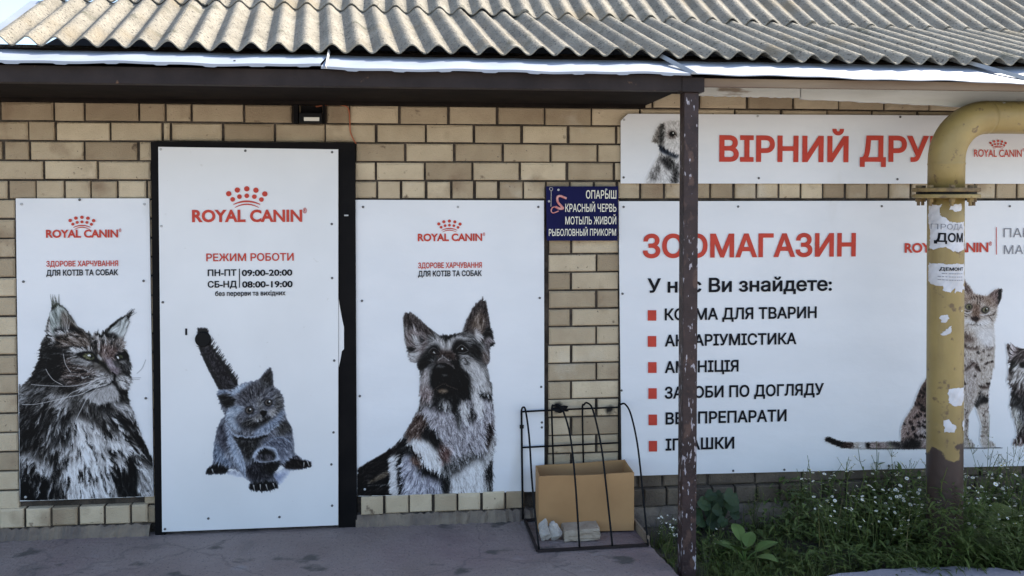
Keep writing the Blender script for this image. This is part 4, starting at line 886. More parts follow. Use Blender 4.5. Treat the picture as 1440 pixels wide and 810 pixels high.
    for i in range(40):
        x = k.r.uniform(1128, 1195); y = o+k.r.uniform(310, 520); k.blob(x, y, k.r.uniform(4, 9), k.r.uniform(3, 4), BR, 1, .75); x = k.r.uniform(1030, 1052); y = o+k.r.uniform(330, 540); k.blob(x, y, 4, 5, BR, 1, .8)
    k.furry(D, .7, .07, 3, 0, 1.0)
    k.blob(1054, 206, 25, 22, .1, 1.5); k.blob(1053, 206, 19, 17, (.52, .50, .40), 1); k.blob(1056, 208, 7, 11, .05, .8); k.blob(1169, 228, 29, 24, .1, 1.5, rot=-.3); k.blob(1170, 227, 20, 18, (.52, .50, .41), 1); k.blob(1172, 228, 7, 12, .05, .8); k.blob(1180, 219, 3.5, 3.5, .95, .3); k.poly([(1010, 235), (1040, 250), (1075, 240)], 2.5, .85, .6); k.poly([(1130, 262), (1170, 262), (1200, 245)], 2.5, .85, .6)
    k.sil[:] = 1; k.fill([(80, o+596), (300, o+600), (1250, o+592), (1260, o+598), (800, o+604), (300, o+604)], .12, 1, .8, sil=True)
    for y in (300, 312, 322): k.line((1040, y), (960, y-12+(y-300)), 1.2, .9, .5); k.line((1160, y), (1245, y-6+(y-300)*1.2), 1.2, .9, .5)
    return k

def paint_terrier():
    k = Ink(1408, 478, 1500, 630, 2, 14); k.T = (1150, 390, 4.966); o = 596
    k.fill([(1313, 462), (1345, 460), (1400, 490), (1440, 500), (1520, 498), (1590, 470), (1630, 470), (1620, 560), (1640, 640), (1640, o+40), (1610, o+160), (1630, o+300), (1600, o+420), (1590, o+560), (1500, o+575), (1365, o+575), (1362, o+555), (1392, o+500), (1372, o+400), (1340, o+310), (1352, o+190), (1325, o+130), (1330, 640), (1328, 560)], (.28, .25, .24), 1, sil=True, smooth=False); k.done_sil(); f = k.fill
    f([(1320, 468), (1345, 466), (1395, 495), (1370, 550), (1345, 560), (1330, 520)], (.60, .56, .55), 3); f([(1335, 600), (1400, 580), (1450, 640), (1430, o+80), (1360, o+60)], .13, 6); f([(1380, o+20), (1440, o), (1480, o+100), (1420, o+140), (1340, o+130), (1350, o+80)], (.68, .66, .64), 6); k.blob(1432, 610, 22, 18, .04, 2)
    f([(1345, o+180), (1420, o+240), (1480, o+200), (1480, o+330), (1345, o+310)], .10, 6); f([(1345, o+320), (1400, o+320), (1440, o+420), (1390, o+490), (1370, o+400)], (.70, .69, .66), 6); f([(1400, o+330), (1460, o+330), (1450, o+440), (1410, o+400)], .25, 6); f([(1370, o+555), (1400, o+520), (1470, o+530), (1480, o+572), (1366, o+572)], (.42, .36, .34), 4)
    D = [(1340, 480, -.3, -1), (1400, 560, -.5, .6), (1350, o+100, -.5, .8), (1400, o+300, -.2, 1), (1420, o+500, 0, 1)]
    k.furry(D, 2.0, .22, 6, 1, .8); k.blob(1432, 610, 22, 18, .04, 2); return k
YB = -.012; YT = YB-.0042; YPR = YB-.0022
# ---- narrow banner with the long-haired cat
cb = panel('pet_banner', [(22, 279), (210, 279), (216, 698), (28, 705)], YB)
tag(cb, 'narrow white banner with a long-haired tabby cat, left of the door', 'banner')
logo(115, 38, 303, 64.5, 166, 322.5, 334.5, YT, cb)
lettering('ЗДОРОВЕ ХАРЧУВАННЯ', 65, 166, 367, 375, YT, 'red', cb, .022)
lettering('ДЛЯ КОТІВ ТА СОБАК', 65, 166, 379.5, 388, YT, 'black', cb, .026)
paint_longhair().mesh('printed_cat', YPR, cb, [(22, 279), (210, 279), (216, 698), (28, 705)])
screws([(30, 287), (203, 287), (33, 396), (202, 395), (205, 560), (36, 562), (36, 699), (112, 281), (208, 690)], YB-.002, cb, (0, 1, 6))
# ---- door panel
YD = -.040
dp = panel('door_panel', [(222.5, 206.5), (475.5, 210), (475.5, 738.5), (228, 748)], YD, 'board', door, ripple=False, depth=.010)
YDT = YD-.0035
rip_keep = rip
def rip(X, Z): return 0*X
logo(347, 58.5, 261.5, 270, 425, 294, 312.5, YDT, door)
lettering('РЕЖИМ РОБОТИ', 290, 413, 356.5, 367.5, YDT, 'red', door, .02)
lettering('ПН-ПТ', 292, 332.5, 379, 388.3, YDT, 'black', door, .028); lettering('СБ-НД', 292, 333, 395.2, 404.6, YDT, 'black', door, .028)
lettering('09:00-20:00', 340, 411, 379, 388.3, YDT, 'black', door, .028); lettering('08:00-19:00', 340.5, 411.5, 395.2, 404.6, YDT, 'black', door, .028)
lettering('без перерви та вихідних', 302.5, 401.5, 409.3, 416.4, YDT, 'black', door, .022)
rects([(336, 378, 337.3, 404.5)], YDT, 'black', door, 'divider_line')
paint_kitten().mesh('printed_kitten', YD-.0016, door)
rip = rip_keep
screws([(226, 210), (345, 212), (467, 214), (227, 318), (466.5, 315), (229, 425), (467, 391), (470, 507), (469, 608), (466, 653), (467, 711), (293, 729), (393, 727), (232, 744)], YD-.0005, door, (0, 3))
c = WY(285.5, 477, YD-.004); mb = MB(); R_ = .0375
mb.tube([c+np.array((0, .006, 0)), c+np.array((0, -.004, 0)), c+np.array((0, -.007, 0)), c+np.array((0, -.0072, 0))], [R_, R_, R_*.9, R_*.3], 28); mb.build('lock_cover', 'wire', door)
c = WY(262, 466.5, YD); mb = MB(); mb.box(c+np.array((-.0045, -.003, -.016)), c+np.array((.0045, .004, .016))); mb.build('keyhole', 'black', door)
pts = [(476.2, 421), (479, 438), (481.5, 451), (483.6, 460), (483.6, 491), (480.6, 494), (478.5, 507), (476.2, 517)]
pv = [WY(x, y, -.030) for x, y in pts]; n = len(pv)
obj('patch_plate', pv+[p+np.array((0, .004, 0)) for p in pv], [tuple(range(n))]+[(i, i+n, (i+1) % n+n, (i+1) % n) for i in range(n)], 'board', door)
c = WY(487, 303, -.03); mb = MB(); mb.box(c+np.array((-.010, -.006, -.003)), c+np.array((.010, .004, .004))); mb.build('latch', 'screw_pale', door)
# ---- banner with the shepherd
db = panel('pet_banner', [(500, 281), (765, 282), (765.5, 691), (502, 698)], YB-.002)
tag(db, 'white banner with an alert German shepherd, right of the door', 'banner')
logo(632, 34.5, 308.5, 587.5, 678, 328, 339.3, YT-.002, db)
lettering('ЗДОРОВЕ ХАРЧУВАННЯ', 588, 677.5, 369.3, 377.3, YT-.002, 'red', db, .022)
lettering('ДЛЯ КОТІВ ТА СОБАК', 588, 677.5, 380.8, 389, YT-.002, 'black', db, .026)
paint_shepherd().mesh('printed_dog', YPR-.002, db, [(500, 281), (765, 282), (765.5, 691), (502, 698)])
screws([(510.5, 291), (644, 291), (757, 291), (509, 423), (759, 419), (506, 557), (761, 544), (762, 594), (762, 601), (513, 688)], YB-.004, db, (1, 9))
# ---- name sign above, with the labrador
ns = panel('name_sign', [(873, 160), (1470, 163), (1470, 258.5), (873, 258)], YB-.006, nx=60, nz=10, cut=.05)
tag(ns, 'long white shop name sign in red capitals, with a labrador at its left end', 'sign')
YN = YB-.0105
lettering('ВІРНИЙ', 1011.5, 1193, 190, 227.5, YN, 'red', ns, .030); lettering('ДРУГ', 1209, 1331, 190.5, 227.5, YN, 'red', ns, .030)
logo(1404, 24.5, 196.5, 1370, 1437, 209.5, 220.5, YN, ns, bold=.01)
paint_labrador().mesh('printed_dog', YB-.0085, ns, [(873, 160), (1470, 163), (1470, 258.5), (873, 258)])
screws([(877.5, 168.5), (877, 249.5), (1065.5, 163.5), (1067, 250.5), (1266, 164.5), (1262, 252), (1428, 166)], YB-.008, ns, (0, 2))
# ---- the big shop banner
bb = panel('shop_banner', [(870, 283), (1560, 282), (1560, 652), (874.5, 669.5)], YB-.003, nx=70, nz=34)
tag(bb, 'largest white banner listing pet goods in Ukrainian, behind the yellow gas pipe', 'banner')
Y_ = YB-.0075
lettering('ЗООМАГАЗИН', 904, 1203.5, 329, 363, Y_, 'red', bb, .030)
lettering('У нас Ви знайдете:', 910.5, 1170, 391.5, 412, Y_, 'black', bb, .024)
for s_, x0, x1, a, b in [('КОРМА ДЛЯ ТВАРИН', 934.8, 1148.5, 433.8, 450.7), ('АКВАРІУМІСТИКА', 934.8, 1120, 470.8, 487.4), ('АМУНІЦІЯ', 934.8, 1038.6, 508, 524.8), ('ЗАСОБИ ПО ДОГЛЯДУ', 934.8, 1158.5, 544, 561), ('ВЕТ ПРЕПАРАТИ', 936, 1106, 580, 597.3), ('ІГРАШКИ', 936, 1032.6, 617, 634)]:
    lettering(s_, x0, x1, a, b, Y_, 'black', bb, .026)
rects([(911, 436.3, 923, 451), (911, 472.6, 923, 487.8), (911.4, 509.3, 923.4, 524.5), (911.8, 546, 923.6, 561), (912, 583, 924, 598), (912.4, 620, 924, 635)], Y_, 'red', bb, 'bullet_square')
logo(1331, 44, 306, 1272, 1390, 341, 355.5, Y_, bb)
lettering('ПАРТНЕР', 1411.5, 1499, 321, 333.8, Y_, 'grey_print', bb, -.004); lettering('МАГАЗИН', 1412, 1499, 345, 357.3, Y_, 'grey_print', bb, -.004)
rects([(1401, 319.5, 1402, 358)], Y_, 'red', bb, 'divider_line')
paint_bengal().mesh('printed_cat', YB-.0055, bb); paint_terrier().mesh('printed_dog', YB-.0055, bb)
screws([(877, 291), (1038, 290.5), (875.5, 413), (874, 549), (878, 660), (1031, 662), (1103, 660.5), (1250, 655), (1240, 290), (1420, 290)], YB-.005, bb)
# ---- small navy bait sign
def rip(X, Z): return 0*X
bs = panel('bait_sign', [(768, 262), (869.5, 262), (868.5, 338.5), (769, 338.5)], -.030, 'navy', nx=2, nz=2, ripple=False, depth=.012)
tag(bs, 'small navy blue bait sign with cream lettering, fixed to the brick pier', 'sign')
Yb = -.0325
for s_, x0, x1, a, b in [('ОПАРЫШ', 824, 866.7, 267.5, 279.3), ('КРАСНЫЙ ЧЕРВЬ', 795, 866.8, 286.6, 298), ('МОТЫЛЬ ЖИВОЙ', 795, 866.5, 304.6, 315.6), ('РЫБОЛОВНЫЙ ПРИКОРМ', 771.8, 866.3, 322, 331.8)]:
    lettering(s_, x0, x1, a, b, Yb, 'cream', bs, .012)
T8 = lambda p: WY(760+p[0]/9, 255+p[1]/9, Yb)
mb = MB(); mb.tube([T8(p) for p in spline([(128, 400), (140, 385), (200, 390), (240, 372), (190, 365), (135, 370), (140, 330), (150, 295)], 5)], .0022, 8)
mb2 = MB(); mb2.tube([T8(p) for p in spline([(330, 215), (290, 200), (250, 185), (215, 200), (220, 260), (260, 310), (285, 340), (240, 345), (190, 320)], 6)], [.0062]*48+[.0052], 10)
mb2.tube([T8(p) for p in spline([(290, 350), (240, 350), (200, 325), (155, 330), (135, 370), (160, 400), (230, 375)], 6)], .0030, 8)
mb2.build('printed_worm', 'pink', bs, True)
mb = MB(); mb.tube([T8(p) for p in spline([(132, 320), (135, 220), (134, 122), (115, 105), (120, 82), (150, 82), (155, 105), (136, 122)], 5)], .0010, 6); mb.build('printed_hook', 'cream', bs)
rip = rip_keep
screws([(785.3, 267), (772, 283), (852.5, 266.5)], -.030, bs, (0, 1, 2))
# ---- lamp and cable over the door
lp = thing('wall_lamp', 'small black box lamp with a pale lens on the wall over the door', 'lamp', WY(435, 172, -.04))
a = WY(421, 173, -.05); b = WY(453, 159, -.05)
mb = MB(); mb.box((a[0], -.062, a[2]), (b[0], -.012, b[2]), .004); mb.build('housing', 'wire', lp)
a1_ = WY(427.5, 170, -.064); b1_ = WY(449, 165, -.064); mb = MB(); mb.box((a1_[0], -.066, a1_[2]), (b1_[0], -.062, b1_[2])); mb.build('lens', 'lampglass', lp)
mb = MB(); p0 = WY(414, 174, -.02); p1 = WY(420, 148, -.02); mb.box((p0[0], -.04, p0[2]), (p1[0], .0, p1[2]))
p0 = WY(454.5, 174, -.02); p1 = WY(457, 148, -.02); mb.box((p0[0], -.04, p0[2]), (p1[0], .0, p1[2])); p0 = WY(421, 159, -.02); p1 = WY(452, 148.5, -.02); mb.box((p0[0]+.006, -.012, p0[2]), (p1[0], -.004, p1[2])); mb.build('bracket', 'steel', lp)
mb = MB(); mb.tube([WY(x, y, -.012) for x, y in spline([(444, 150), (462, 147.5), (484, 148.5), (490.5, 155), (492, 172), (492.5, 184), (496, 194), (500.5, 202)], 5)], .0032, 7)
tag(mb.build('cable', 'cable', None, True), 'thin orange cable running down the bricks to the door frame corner', 'cable')
# ---- canopy: beam and post
cp = thing('porch_canopy', 'dark steel canopy frame with a chipped brown post in front of the banners', 'canopy', (1.09, -.60, -.10))
PXc = float(WY(967, 500, -.60)[0]); PH = .0325
zb = 2.127
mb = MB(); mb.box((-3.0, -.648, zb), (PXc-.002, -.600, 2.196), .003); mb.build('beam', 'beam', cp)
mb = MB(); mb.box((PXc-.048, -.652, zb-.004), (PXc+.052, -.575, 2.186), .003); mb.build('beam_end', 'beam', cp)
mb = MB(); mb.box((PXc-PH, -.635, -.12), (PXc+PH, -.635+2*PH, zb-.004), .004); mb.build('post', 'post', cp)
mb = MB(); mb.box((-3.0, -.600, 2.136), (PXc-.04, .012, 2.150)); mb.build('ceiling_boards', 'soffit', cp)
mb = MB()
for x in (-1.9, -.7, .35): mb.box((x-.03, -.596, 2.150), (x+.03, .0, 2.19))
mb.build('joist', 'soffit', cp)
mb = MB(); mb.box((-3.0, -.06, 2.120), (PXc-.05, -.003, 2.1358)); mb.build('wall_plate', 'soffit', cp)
# ---- yellow gas pipe
YP = -.45; R = .0795
gx = float(WY(1330.5, 450, YP)[0]); zc = float(WY(1385, 165, YP)[2]); BR_ = .205
gp = thing('gas_pipe', 'ochre yellow gas pipe rising from the weeds and bending right under the eave', 'pipe', (gx, YP, -.1))
lean = .012
ax = [(gx+lean*(.6-z)/1.2, YP, z) for z in np.linspace(-.12, 1.675, 14)]
mb = MB(); mb.tube(ax, R, 40); mb.build('riser', 'pipe', gp, True)
xt = gx-.010
el = [(xt, YP, 1.675), (xt, YP, zc-BR_)]+[(xt+BR_-BR_*math.cos(a), YP, zc-BR_+BR_*math.sin(a)) for a in np.linspace(.12, math.pi/2, 14)]
mb = MB(); mb.tube(el, R*1.0, 40); mb.tube([(xt, YP, zc-BR_-.028), (xt, YP, zc-BR_-.020), (xt, YP, zc-BR_-.012)], [R, R*1.025, R], 40, False); mb.build('elbow', 'pipe', gp, True)
mb = MB(); mb.tube([(xt+BR_, YP, zc), (xt+BR_+.012, YP, zc), (gx+2.5, YP, zc+.004)], R*.985, 40); mb.build('crosspipe', 'pipe', gp, True)
zf = float(WY(1327, 271, YP)[2])
for dz, nm in ((.004, 'iron'), (-.026, 'pipe')):
    mb = MB(); rr = .145; mb.tube([(xt, YP, zf+dz), (xt, YP, zf+dz+.003), (xt, YP, zf+dz+.016), (xt, YP, zf+dz+.019)], [rr-.003, rr, rr, rr-.003], 44); mb.build('flange', nm, gp)
mb = MB(); mb.tube([(xt, YP, zf-.012), (xt, YP, zf+.008)], .128, 40); mb.build('gasket', 'wire', gp)
for i in range(8):
    a = math.pi/8+i*math.pi/4; x, y = xt+.118*math.cos(a), YP+.118*math.sin(a)
    mb = MB(); mb.tube([(x, y, zf-.062), (x, y, zf+.036)], .0075, 8); mb.tube([(x, y, zf-.044), (x, y, zf-.027)], .014, 6); mb.tube([(x, y, zf+.024), (x, y, zf+.036)], .014, 6); mb.build('bolt', 'iron', gp)
def wrap(X, Z, off=.0018):
    xc = gx+lean*(.6-np.asarray(Z))/1.2; d = np.asarray(X)-xc
    a = np.clip(d/R, -1.35, 1.35); r = R+off      # arc length past the visible edge keeps winding round the pipe
    a = np.where(np.abs(a) < .97, np.arcsin(np.clip(a, -.97, .97)), np.sign(a)*(math.asin(.97)+(np.abs(a)-.97)*1.2))
    return xc+r*np.sin(a), YP-r*np.cos(a)
def inside(px, py, poly):
    c = False; n = len(poly)
    for i in range(n):
        (x0, y0), (x1, y1) = poly[i], poly[(i+1) % n]
        if (y0 > py) != (y1 > py) and px < x0+(py-y0)/(y1-y0)*(x1-x0): c = not c
    return c
def notice(poly, label, name='paper_notice', st=.6, off=.0018, group=None):
    pp_ = []
    for (x, y), (x2, y2) in zip(poly, poly[1:]+poly[:1]):
        m_ = max(1, int(math.hypot(x2-x, y2-y)/2.0)); pp_ += [(x+(x2-x)*i/m_+rnd.uniform(-.8, .8), y+(y2-y)*i/m_+rnd.uniform(-.8, .8)) for i in range(m_)]
    poly = pp_
    xs = [p[0] for p in poly]; ys = [p[1] for p in poly]; W_ = int((max(xs)-min(xs))/st)+2; H_ = int((max(ys)-min(ys))/st)+2
    g = {}; v = []; f = []
    def vid(i, j):
        if (i, j) not in g:
            p = WY(min(xs)+i*st, min(ys)+j*st, YP-R*.8); X, Yq = wrap(p[0], p[2], off+.0008*math.sin(i*.5+j*.3)); g[i, j] = len(v); v.append((float(X), float(Yq), p[2]))
        return g[i, j]
    for j in range(H_):
        for i in range(W_):
            if inside(min(xs)+(i+.5)*st, min(ys)+(j+.5)*st, poly): f.append((vid(i, j), vid(i, j+1), vid(i+1, j+1), vid(i+1, j)))
    o = obj(name, v, f, 'paper', None, True); tag(o, label, 'notice', group); return o
Z7 = lambda pts: [(1250+x/5.06, 260+y/5.06) for x, y in pts]
wb = lambda off: (lambda X, Z: wrap(X, Z, off))
n1 = notice(Z7([(325, 148), (388, 140), (378, 170), (380, 215), (420, 260), (455, 268), (530, 262), (530, 460), (480, 475), (440, 470), (400, 440), (360, 462), (335, 458), (338, 330), (322, 275)]), 'torn white house sale notice, highest paper on the yellow pipe')
lettering('ПРОДА', 1318.5, 1350.5, 315, 322.5, YP-R*.8, 'grey_print', n1, -.006, wb(.0042)); lettering('ДОМ', 1321, 1351, 327.5, 340.5, YP-R*.8, 'black', n1, .03, wb(.0042))
for i in range(4): rects_ = None
n2 = notice(Z7([(322, 590), (330, 563), (530, 560), (535, 690), (525, 720), (548, 745), (520, 742), (500, 765), (470, 752), (455, 768), (452, 735), (425, 760), (392, 755), (390, 722), (340, 715), (322, 690)]), 'white notice with tear-off strips, below the torn one on the pipe')
lettering('ДЕМОНТ', 1324, 1351.5, 375.8, 380.5, YP-R*.8, 'black', n2, .03, wb(.0042))
for yy in (384.5, 389, 393.5): 
    for xx in np.arange(1326 if yy < 386 else 1323, 1349, 3.1):
        a, b = WY(xx, yy+.5, YP-R*.8), WY(xx+2.3+rnd.uniform(-.6, .5), yy-.4, YP-R*.8)
        q4 = [(a[0], a[2]), (b[0], a[2]), (b[0], b[2]), (a[0], b[2])]; vv = []
        for X, Z in q4: X2, Y2 = wrap(X, Z, .0042); vv.append((float(X2), float(Y2), Z))
        obj('print_dash', vv, [(0, 1, 2, 3)], 'grey_print', n2)
T5 = lambda pts: [(1140+x/2.4545, 370+y/2.4545) for x, y in pts]
notice(T5([(470, 435), (490, 428), (520, 430), (530, 425), (528, 470), (515, 488), (490, 492), (472, 480)]), 'square scrap of white paper left low on the yellow pipe')
notice(T5([(460, 545), (472, 538), (482, 552), (494, 560), (490, 580), (462, 582)]), 'lowest ragged paper scrap, just above the rust on the yellow pipe')
notice(T5([(452, 185), (470, 178), (472, 190), (464, 206), (456, 204)]), 'tiny paper flake on the pipe, upper one of two beside the spotted cat')
notice(T5([(455, 245), (465, 228), (478, 215), (480, 235), (470, 243), (458, 252)]), 'slanting paper flake on the pipe, lower one of two beside the spotted cat')
notice(T5([(519, 545), (533, 540), (536, 578), (524, 580)]), 'narrow paper scrap on the right edge of the pipe near its foot')
notice([(1334, 287.5), (1349, 286.5), (1349, 296), (1340, 297.5), (1334, 294)], 'small blank paper corner just under the pipe flange')
# ---- wire rack with box, stones
rk = thing('wire_rack', 'black bent wire rack with four hoops, standing against the brick pier', 'rack', (.72, -.2, 0))
def G(px, py, Y): return WY(px, py, Y)
D2 = lambda x, y: (700+x/3.0, 540+y/3.0)
def wirepts(lst): return [WY(*D2(x, y), Y) for x, y, Y in lst]
rw = .0048
yb_ = -.030
def tubes(name, lst, r=rw, sp=6):
    mb = MB(); p = wirepts(lst); mb.tube(spline(p, sp) if sp > 1 else p, r, 8); return mb.build(name, 'wire', rk, True)
tubes('back_post', [(100, 112, yb_), (102, 300, yb_), (106, 570, yb_)], rw*1.15)
tubes('rail', [(98, 117, yb_), (300, 107, yb_), (513, 98, yb_)]); tubes('rail', [(103, 268, yb_), (300, 258, yb_), (511, 248, yb_)])
zf_ = lambda x, y: float(WZ(*D2(x, y), .012)[1])
tubes('hoop', [(100, 150, yb_), (100, 112, yb_-.006), (108, 98, yb_-.03), (118, 116, -.085), (133, 230, -.16), (146, 430, -.26), (174, 700, zf_(174, 700))])
tubes('hoop', [(237, 420, yb_), (234, 320, yb_), (228, 112, yb_-.004), (238, 92, yb_-.02), (256, 88, -.06), (280, 125, -.10), (306, 222, -.16), (326, 400, -.25), (345, 690, zf_(345, 690))])
tubes('hoop', [(364, 420, yb_), (361, 315, yb_), (357, 110, yb_-.004), (363, 88, yb_-.02), (378, 80, -.06), (402, 112, -.10), (436, 260, -.17), (457, 430, -.25), (484, 685, zf_(484, 685))])
tubes('hoop', [(516, 420, yb_), (513, 310, yb_), (510, 102, yb_-.004), (520, 86, yb_-.02), (538, 86, -.06), (562, 130, -.10), (590, 260, -.17), (612, 460, -.25), (634, 680, zf_(634, 680))])
mb = MB()
fl = WZ(*D2(168, 708), .004); fr = WZ(*D2(636, 682), .004); bl = np.array((fl[0]-.022, -.045, .004)); br = np.array((fr[0]-.028, -.045, .004))
def bar(a, b, w_, h):
    a, b = np.array(a), np.array(b); d = (b-a)/np.linalg.norm(b-a); nrm = np.array((-d[1], d[0], 0))*w_/2; up = np.array((0, 0, h)); v = [a-nrm, b-nrm, b+nrm, a+nrm]
    mb.add(v+[q_+up for q_ in v], [(0, 3, 2, 1), (4, 5, 6, 7), (0, 1, 5, 4), (1, 2, 6, 5), (2, 3, 7, 6), (3, 0, 4, 7)])
bar(fl, fr, .014, .010); mb.build('base_frame', 'beam', rk); mb = MB(); bar(bl, br, .014, .010); mb.build('base_frame', 'beam', rk)
mb = MB(); bar(fl, bl, .012, .012); mb.build('base_frame', 'beam', rk); mb = MB(); bar(fr, br, .010, .045); mb.build('base_frame', 'oldwood', rk)
c = WY(*D2(101, 180), yb_); mb = MB(); mb.tube([c+np.array((0, 0, -.008)), c+np.array((0, 0, .008))], .011, 10); mb.build('clip', 'wire', rk)
c = WY(*D2(266, 104), -.05); bm = bmesh.new(); bmesh.ops.create_icosphere(bm, subdivisions=3, radius=1)
for q_ in bm.verts:
    k_ = 1+.25*math.sin(q_.co.x*5+q_.co.z*4)+rnd.uniform(-.12, .12); q_.co = Vector((c[0]+q_.co.x*.040*k_, c[1]+q_.co.y*.014*k_, c[2]+q_.co.z*.019*k_))
me = bpy.data.meshes.new('burnt_rag'); bm.to_mesh(me); bm.free(); me.materials.append(M['wire']); o = bpy.data.objects.new('burnt_rag', me); COL.objects.link(o); tag(o, 'black burnt rag knotted on the top rail of the wire rack', 'rag')
# cardboard box: four walls and a floor, open at the top
f0 = WZ(757.5, 749, .010); f1 = WZ(891.5, 746, .010); b1 = np.array((f1[0]-.005, -.040, .010)); b0 = np.array((f0[0]+.004, -.040, .010)); hB = .283
cbx = thing('cardboard_box', 'open brown cardboard box standing inside the wire rack', 'box', ((f0+f1+b0+b1)/4)*np.array((1, 1, 0)))
def wall_(a, b, name, dz0=0, dz1=0, bulge=0):
    a, b = np.array(a), np.array(b); d = (b-a)/np.linalg.norm(b-a); nrm = np.array((d[1], -d[0], 0)); N_ = 10; v = []; f = []
    for t in np.linspace(0, 1, N_+1):
        p = a+(b-a)*t
        for s_ in np.linspace(0, 1, 6):
            q_ = p+np.array((0, 0, (hB+dz0*(1-t)+dz1*t+.0015*math.sin(t*9))*s_))+nrm*bulge*math.sin(math.pi*t)*s_
            v += [q_, q_-nrm*.0045]
    for i in range(N_):
        for j in range(5):
            k_ = (i*6+j)*2; f += [(k_, k_+12, k_+14, k_+2), (k_+1, k_+3, k_+15, k_+13)]
        k_ = (i*6+5)*2; f.append((k_, k_+12, k_+13, k_+1))
    obj(name, v, f, 'card', cbx)
wall_(f0, f1, 'front_panel', -.004, .006, .004); wall_(f1+np.array((-.0005, .0005, 0)), b1, 'side_panel', .006, .012); wall_(b1, b0, 'back_panel', .010, -.006); wall_(b0, f0+np.array((.0005, .0005, 0)), 'side_panel', -.006, -.004)
mb = MB(); mb.add([f0+(.004, .004, .002), f1+(-.004, .004, .002), b1+(-.004, -.004, .002), b0+(.004, -.004, .002)], [(0, 1, 2, 3)]); mb.build('bottom_panel', 'card', cbx)
def rock(name, px, py, w_, h_, d_, label, seed, m='stone', Z=.0):
    r_ = random.Random(seed); bm = bmesh.new(); bmesh.ops.create_icosphere(bm, subdivisions=4, radius=1)
    pl = [(Vector((r_.uniform(-1, 1), r_.uniform(-1, 1), r_.uniform(-1, 1))).normalized(), r_.uniform(.5, .85)) for _ in range(7)]
    for q_ in bm.verts:
        for n_, dd in pl:
            e = q_.co.dot(n_)-dd
            if e > 0: q_.co -= n_*e
        q_.co += q_.co.normalized()*(.16*mnoise.noise(q_.co*1.7+Vector((seed, 0, 0)))+.10*mnoise.noise(q_.co*4.3)+.05*mnoise.noise(q_.co*11))
    lo = min(q_.co.z for q_ in bm.verts); hi = max(q_.co.z for q_ in bm.verts); base = WZ(px, py, Z)
    for q_ in bm.verts: q_.co = Vector((base[0]+q_.co.x*w_/2/.85, base[1]+q_.co.y*d_/2+d_/2, Z+(q_.co.z-lo)/(hi-lo)*h_))
    me = bpy.data.meshes.new(name); bm.to_mesh(me); bm.free(); me.materials.append(M[m]); o = bpy.data.objects.new(name, me); COL.objects.link(o); tag(o, label, 'stone'); return o
rock('stone', 767, 764, .060, .108, .05, 'taller pale lump of stone, leftmost beside the cardboard box', 3)
rock('stone', 782, 763, .062, .095, .05, 'rounder pale stone between the tall lump and the sandy brick', 5)
bm = bmesh.new(); bmesh.ops.create_cube(bm, size=1); bmesh.ops.subdivide_edges(bm, edges=bm.edges[:], cuts=6, use_grid_fill=True)
ba = WZ(794, 764, 0); bb_ = WZ(844, 761, 0)
for q_ in bm.verts:
    j_ = rnd.uniform(-.003, .003); rr_ = 1-.06*(abs(q_.co.z*2)**6)
    q_.co = Vector(((ba[0]+bb_[0])/2+q_.co.x*(bb_[0]-ba[0])*rr_+j_, (ba[1]+.055)+q_.co.y*.105*rr_+j_, .0325+q_.co.z*.055+j_*.6+.006*q_.co.x))
me = bpy.data.meshes.new('sandy_brick'); bm.to_mesh(me); bm.free(); me.materials.append(M['oldbrick']); o = bpy.data.objects.new('sandy_brick', me); COL.objects.link(o); tag(o, 'worn sandy brick lying flat in front of the cardboard box', 'brick')
# ------------------------------------------------------------------ weeds
def blade(mb, x, y, z, h, w_, ang, bend, curl=1.0, seg=4):
    dx, dy = math.cos(ang), math.sin(ang); px_, py_ = -dy, dx; L = []
    for i in range(seg+1):
        t = i/seg; b = bend*t**1.8*h; zz = z+h*(t-.35*abs(bend)*t*t); ww = w_*(1-t)**.7*.5+.0002
        c_ = (x+dx*b, y+dy*b, zz); L += [(c_[0]-px_*ww, c_[1]-py_*ww, zz), (c_[0]+px_*ww, c_[1]+py_*ww, zz)]
    mb.add(L, [(2*i, 2*i+1, 2*i+3, 2*i+2) for i in range(seg)])
gm = MB(); dm = MB()
def density(x, y):
    d = .35+.65*min(1, max(0, (x-1.05)/.5))
    if y > -.12 and x < 1.6: d *= .15
    return d
cnt = 0
while cnt < 17000:
    x = rnd.uniform(.98, 4.2); y = rnd.uniform(-1.15, -.02)
    ex = np.interp(-y, [.0, .12, .36, .58, .75, 1.1], [.95, .972, 1.0, 1.035, 1.06, 1.12])
    if x < ex+.015 or rnd.random() > density(x, y): continue
    pathx = x > 1.68 and y < -.66
    if pathx: continue
    h = rnd.uniform(.03, .11)*(1.0+.5*math.sin(x*3.3+y*4))*(1.25 if x > 1.6 else .8)
    blade(gm, x, y, -.085, h, rnd.uniform(.0014, .004), rnd.uniform(0, 6.28), rnd.uniform(.2, 1.1)); cnt += 1
for i in range(420):
    x = rnd.uniform(1.05, 4.0); y = rnd.uniform(-.64, -.04)
    blade(dm if rnd.random() < .3 else gm, x, y, -.08, rnd.uniform(.12, .34)*(1 if x > 1.5 else .6), rnd.uniform(.002, .005), rnd.uniform(0, 6.28), rnd.uniform(.1, .7), seg=6)
g_ = gm.build('grass', 'grass'); g_['kind'] = 'stuff'; d_ = dm.build('dry_grass', 'dry'); d_['kind'] = 'stuff'
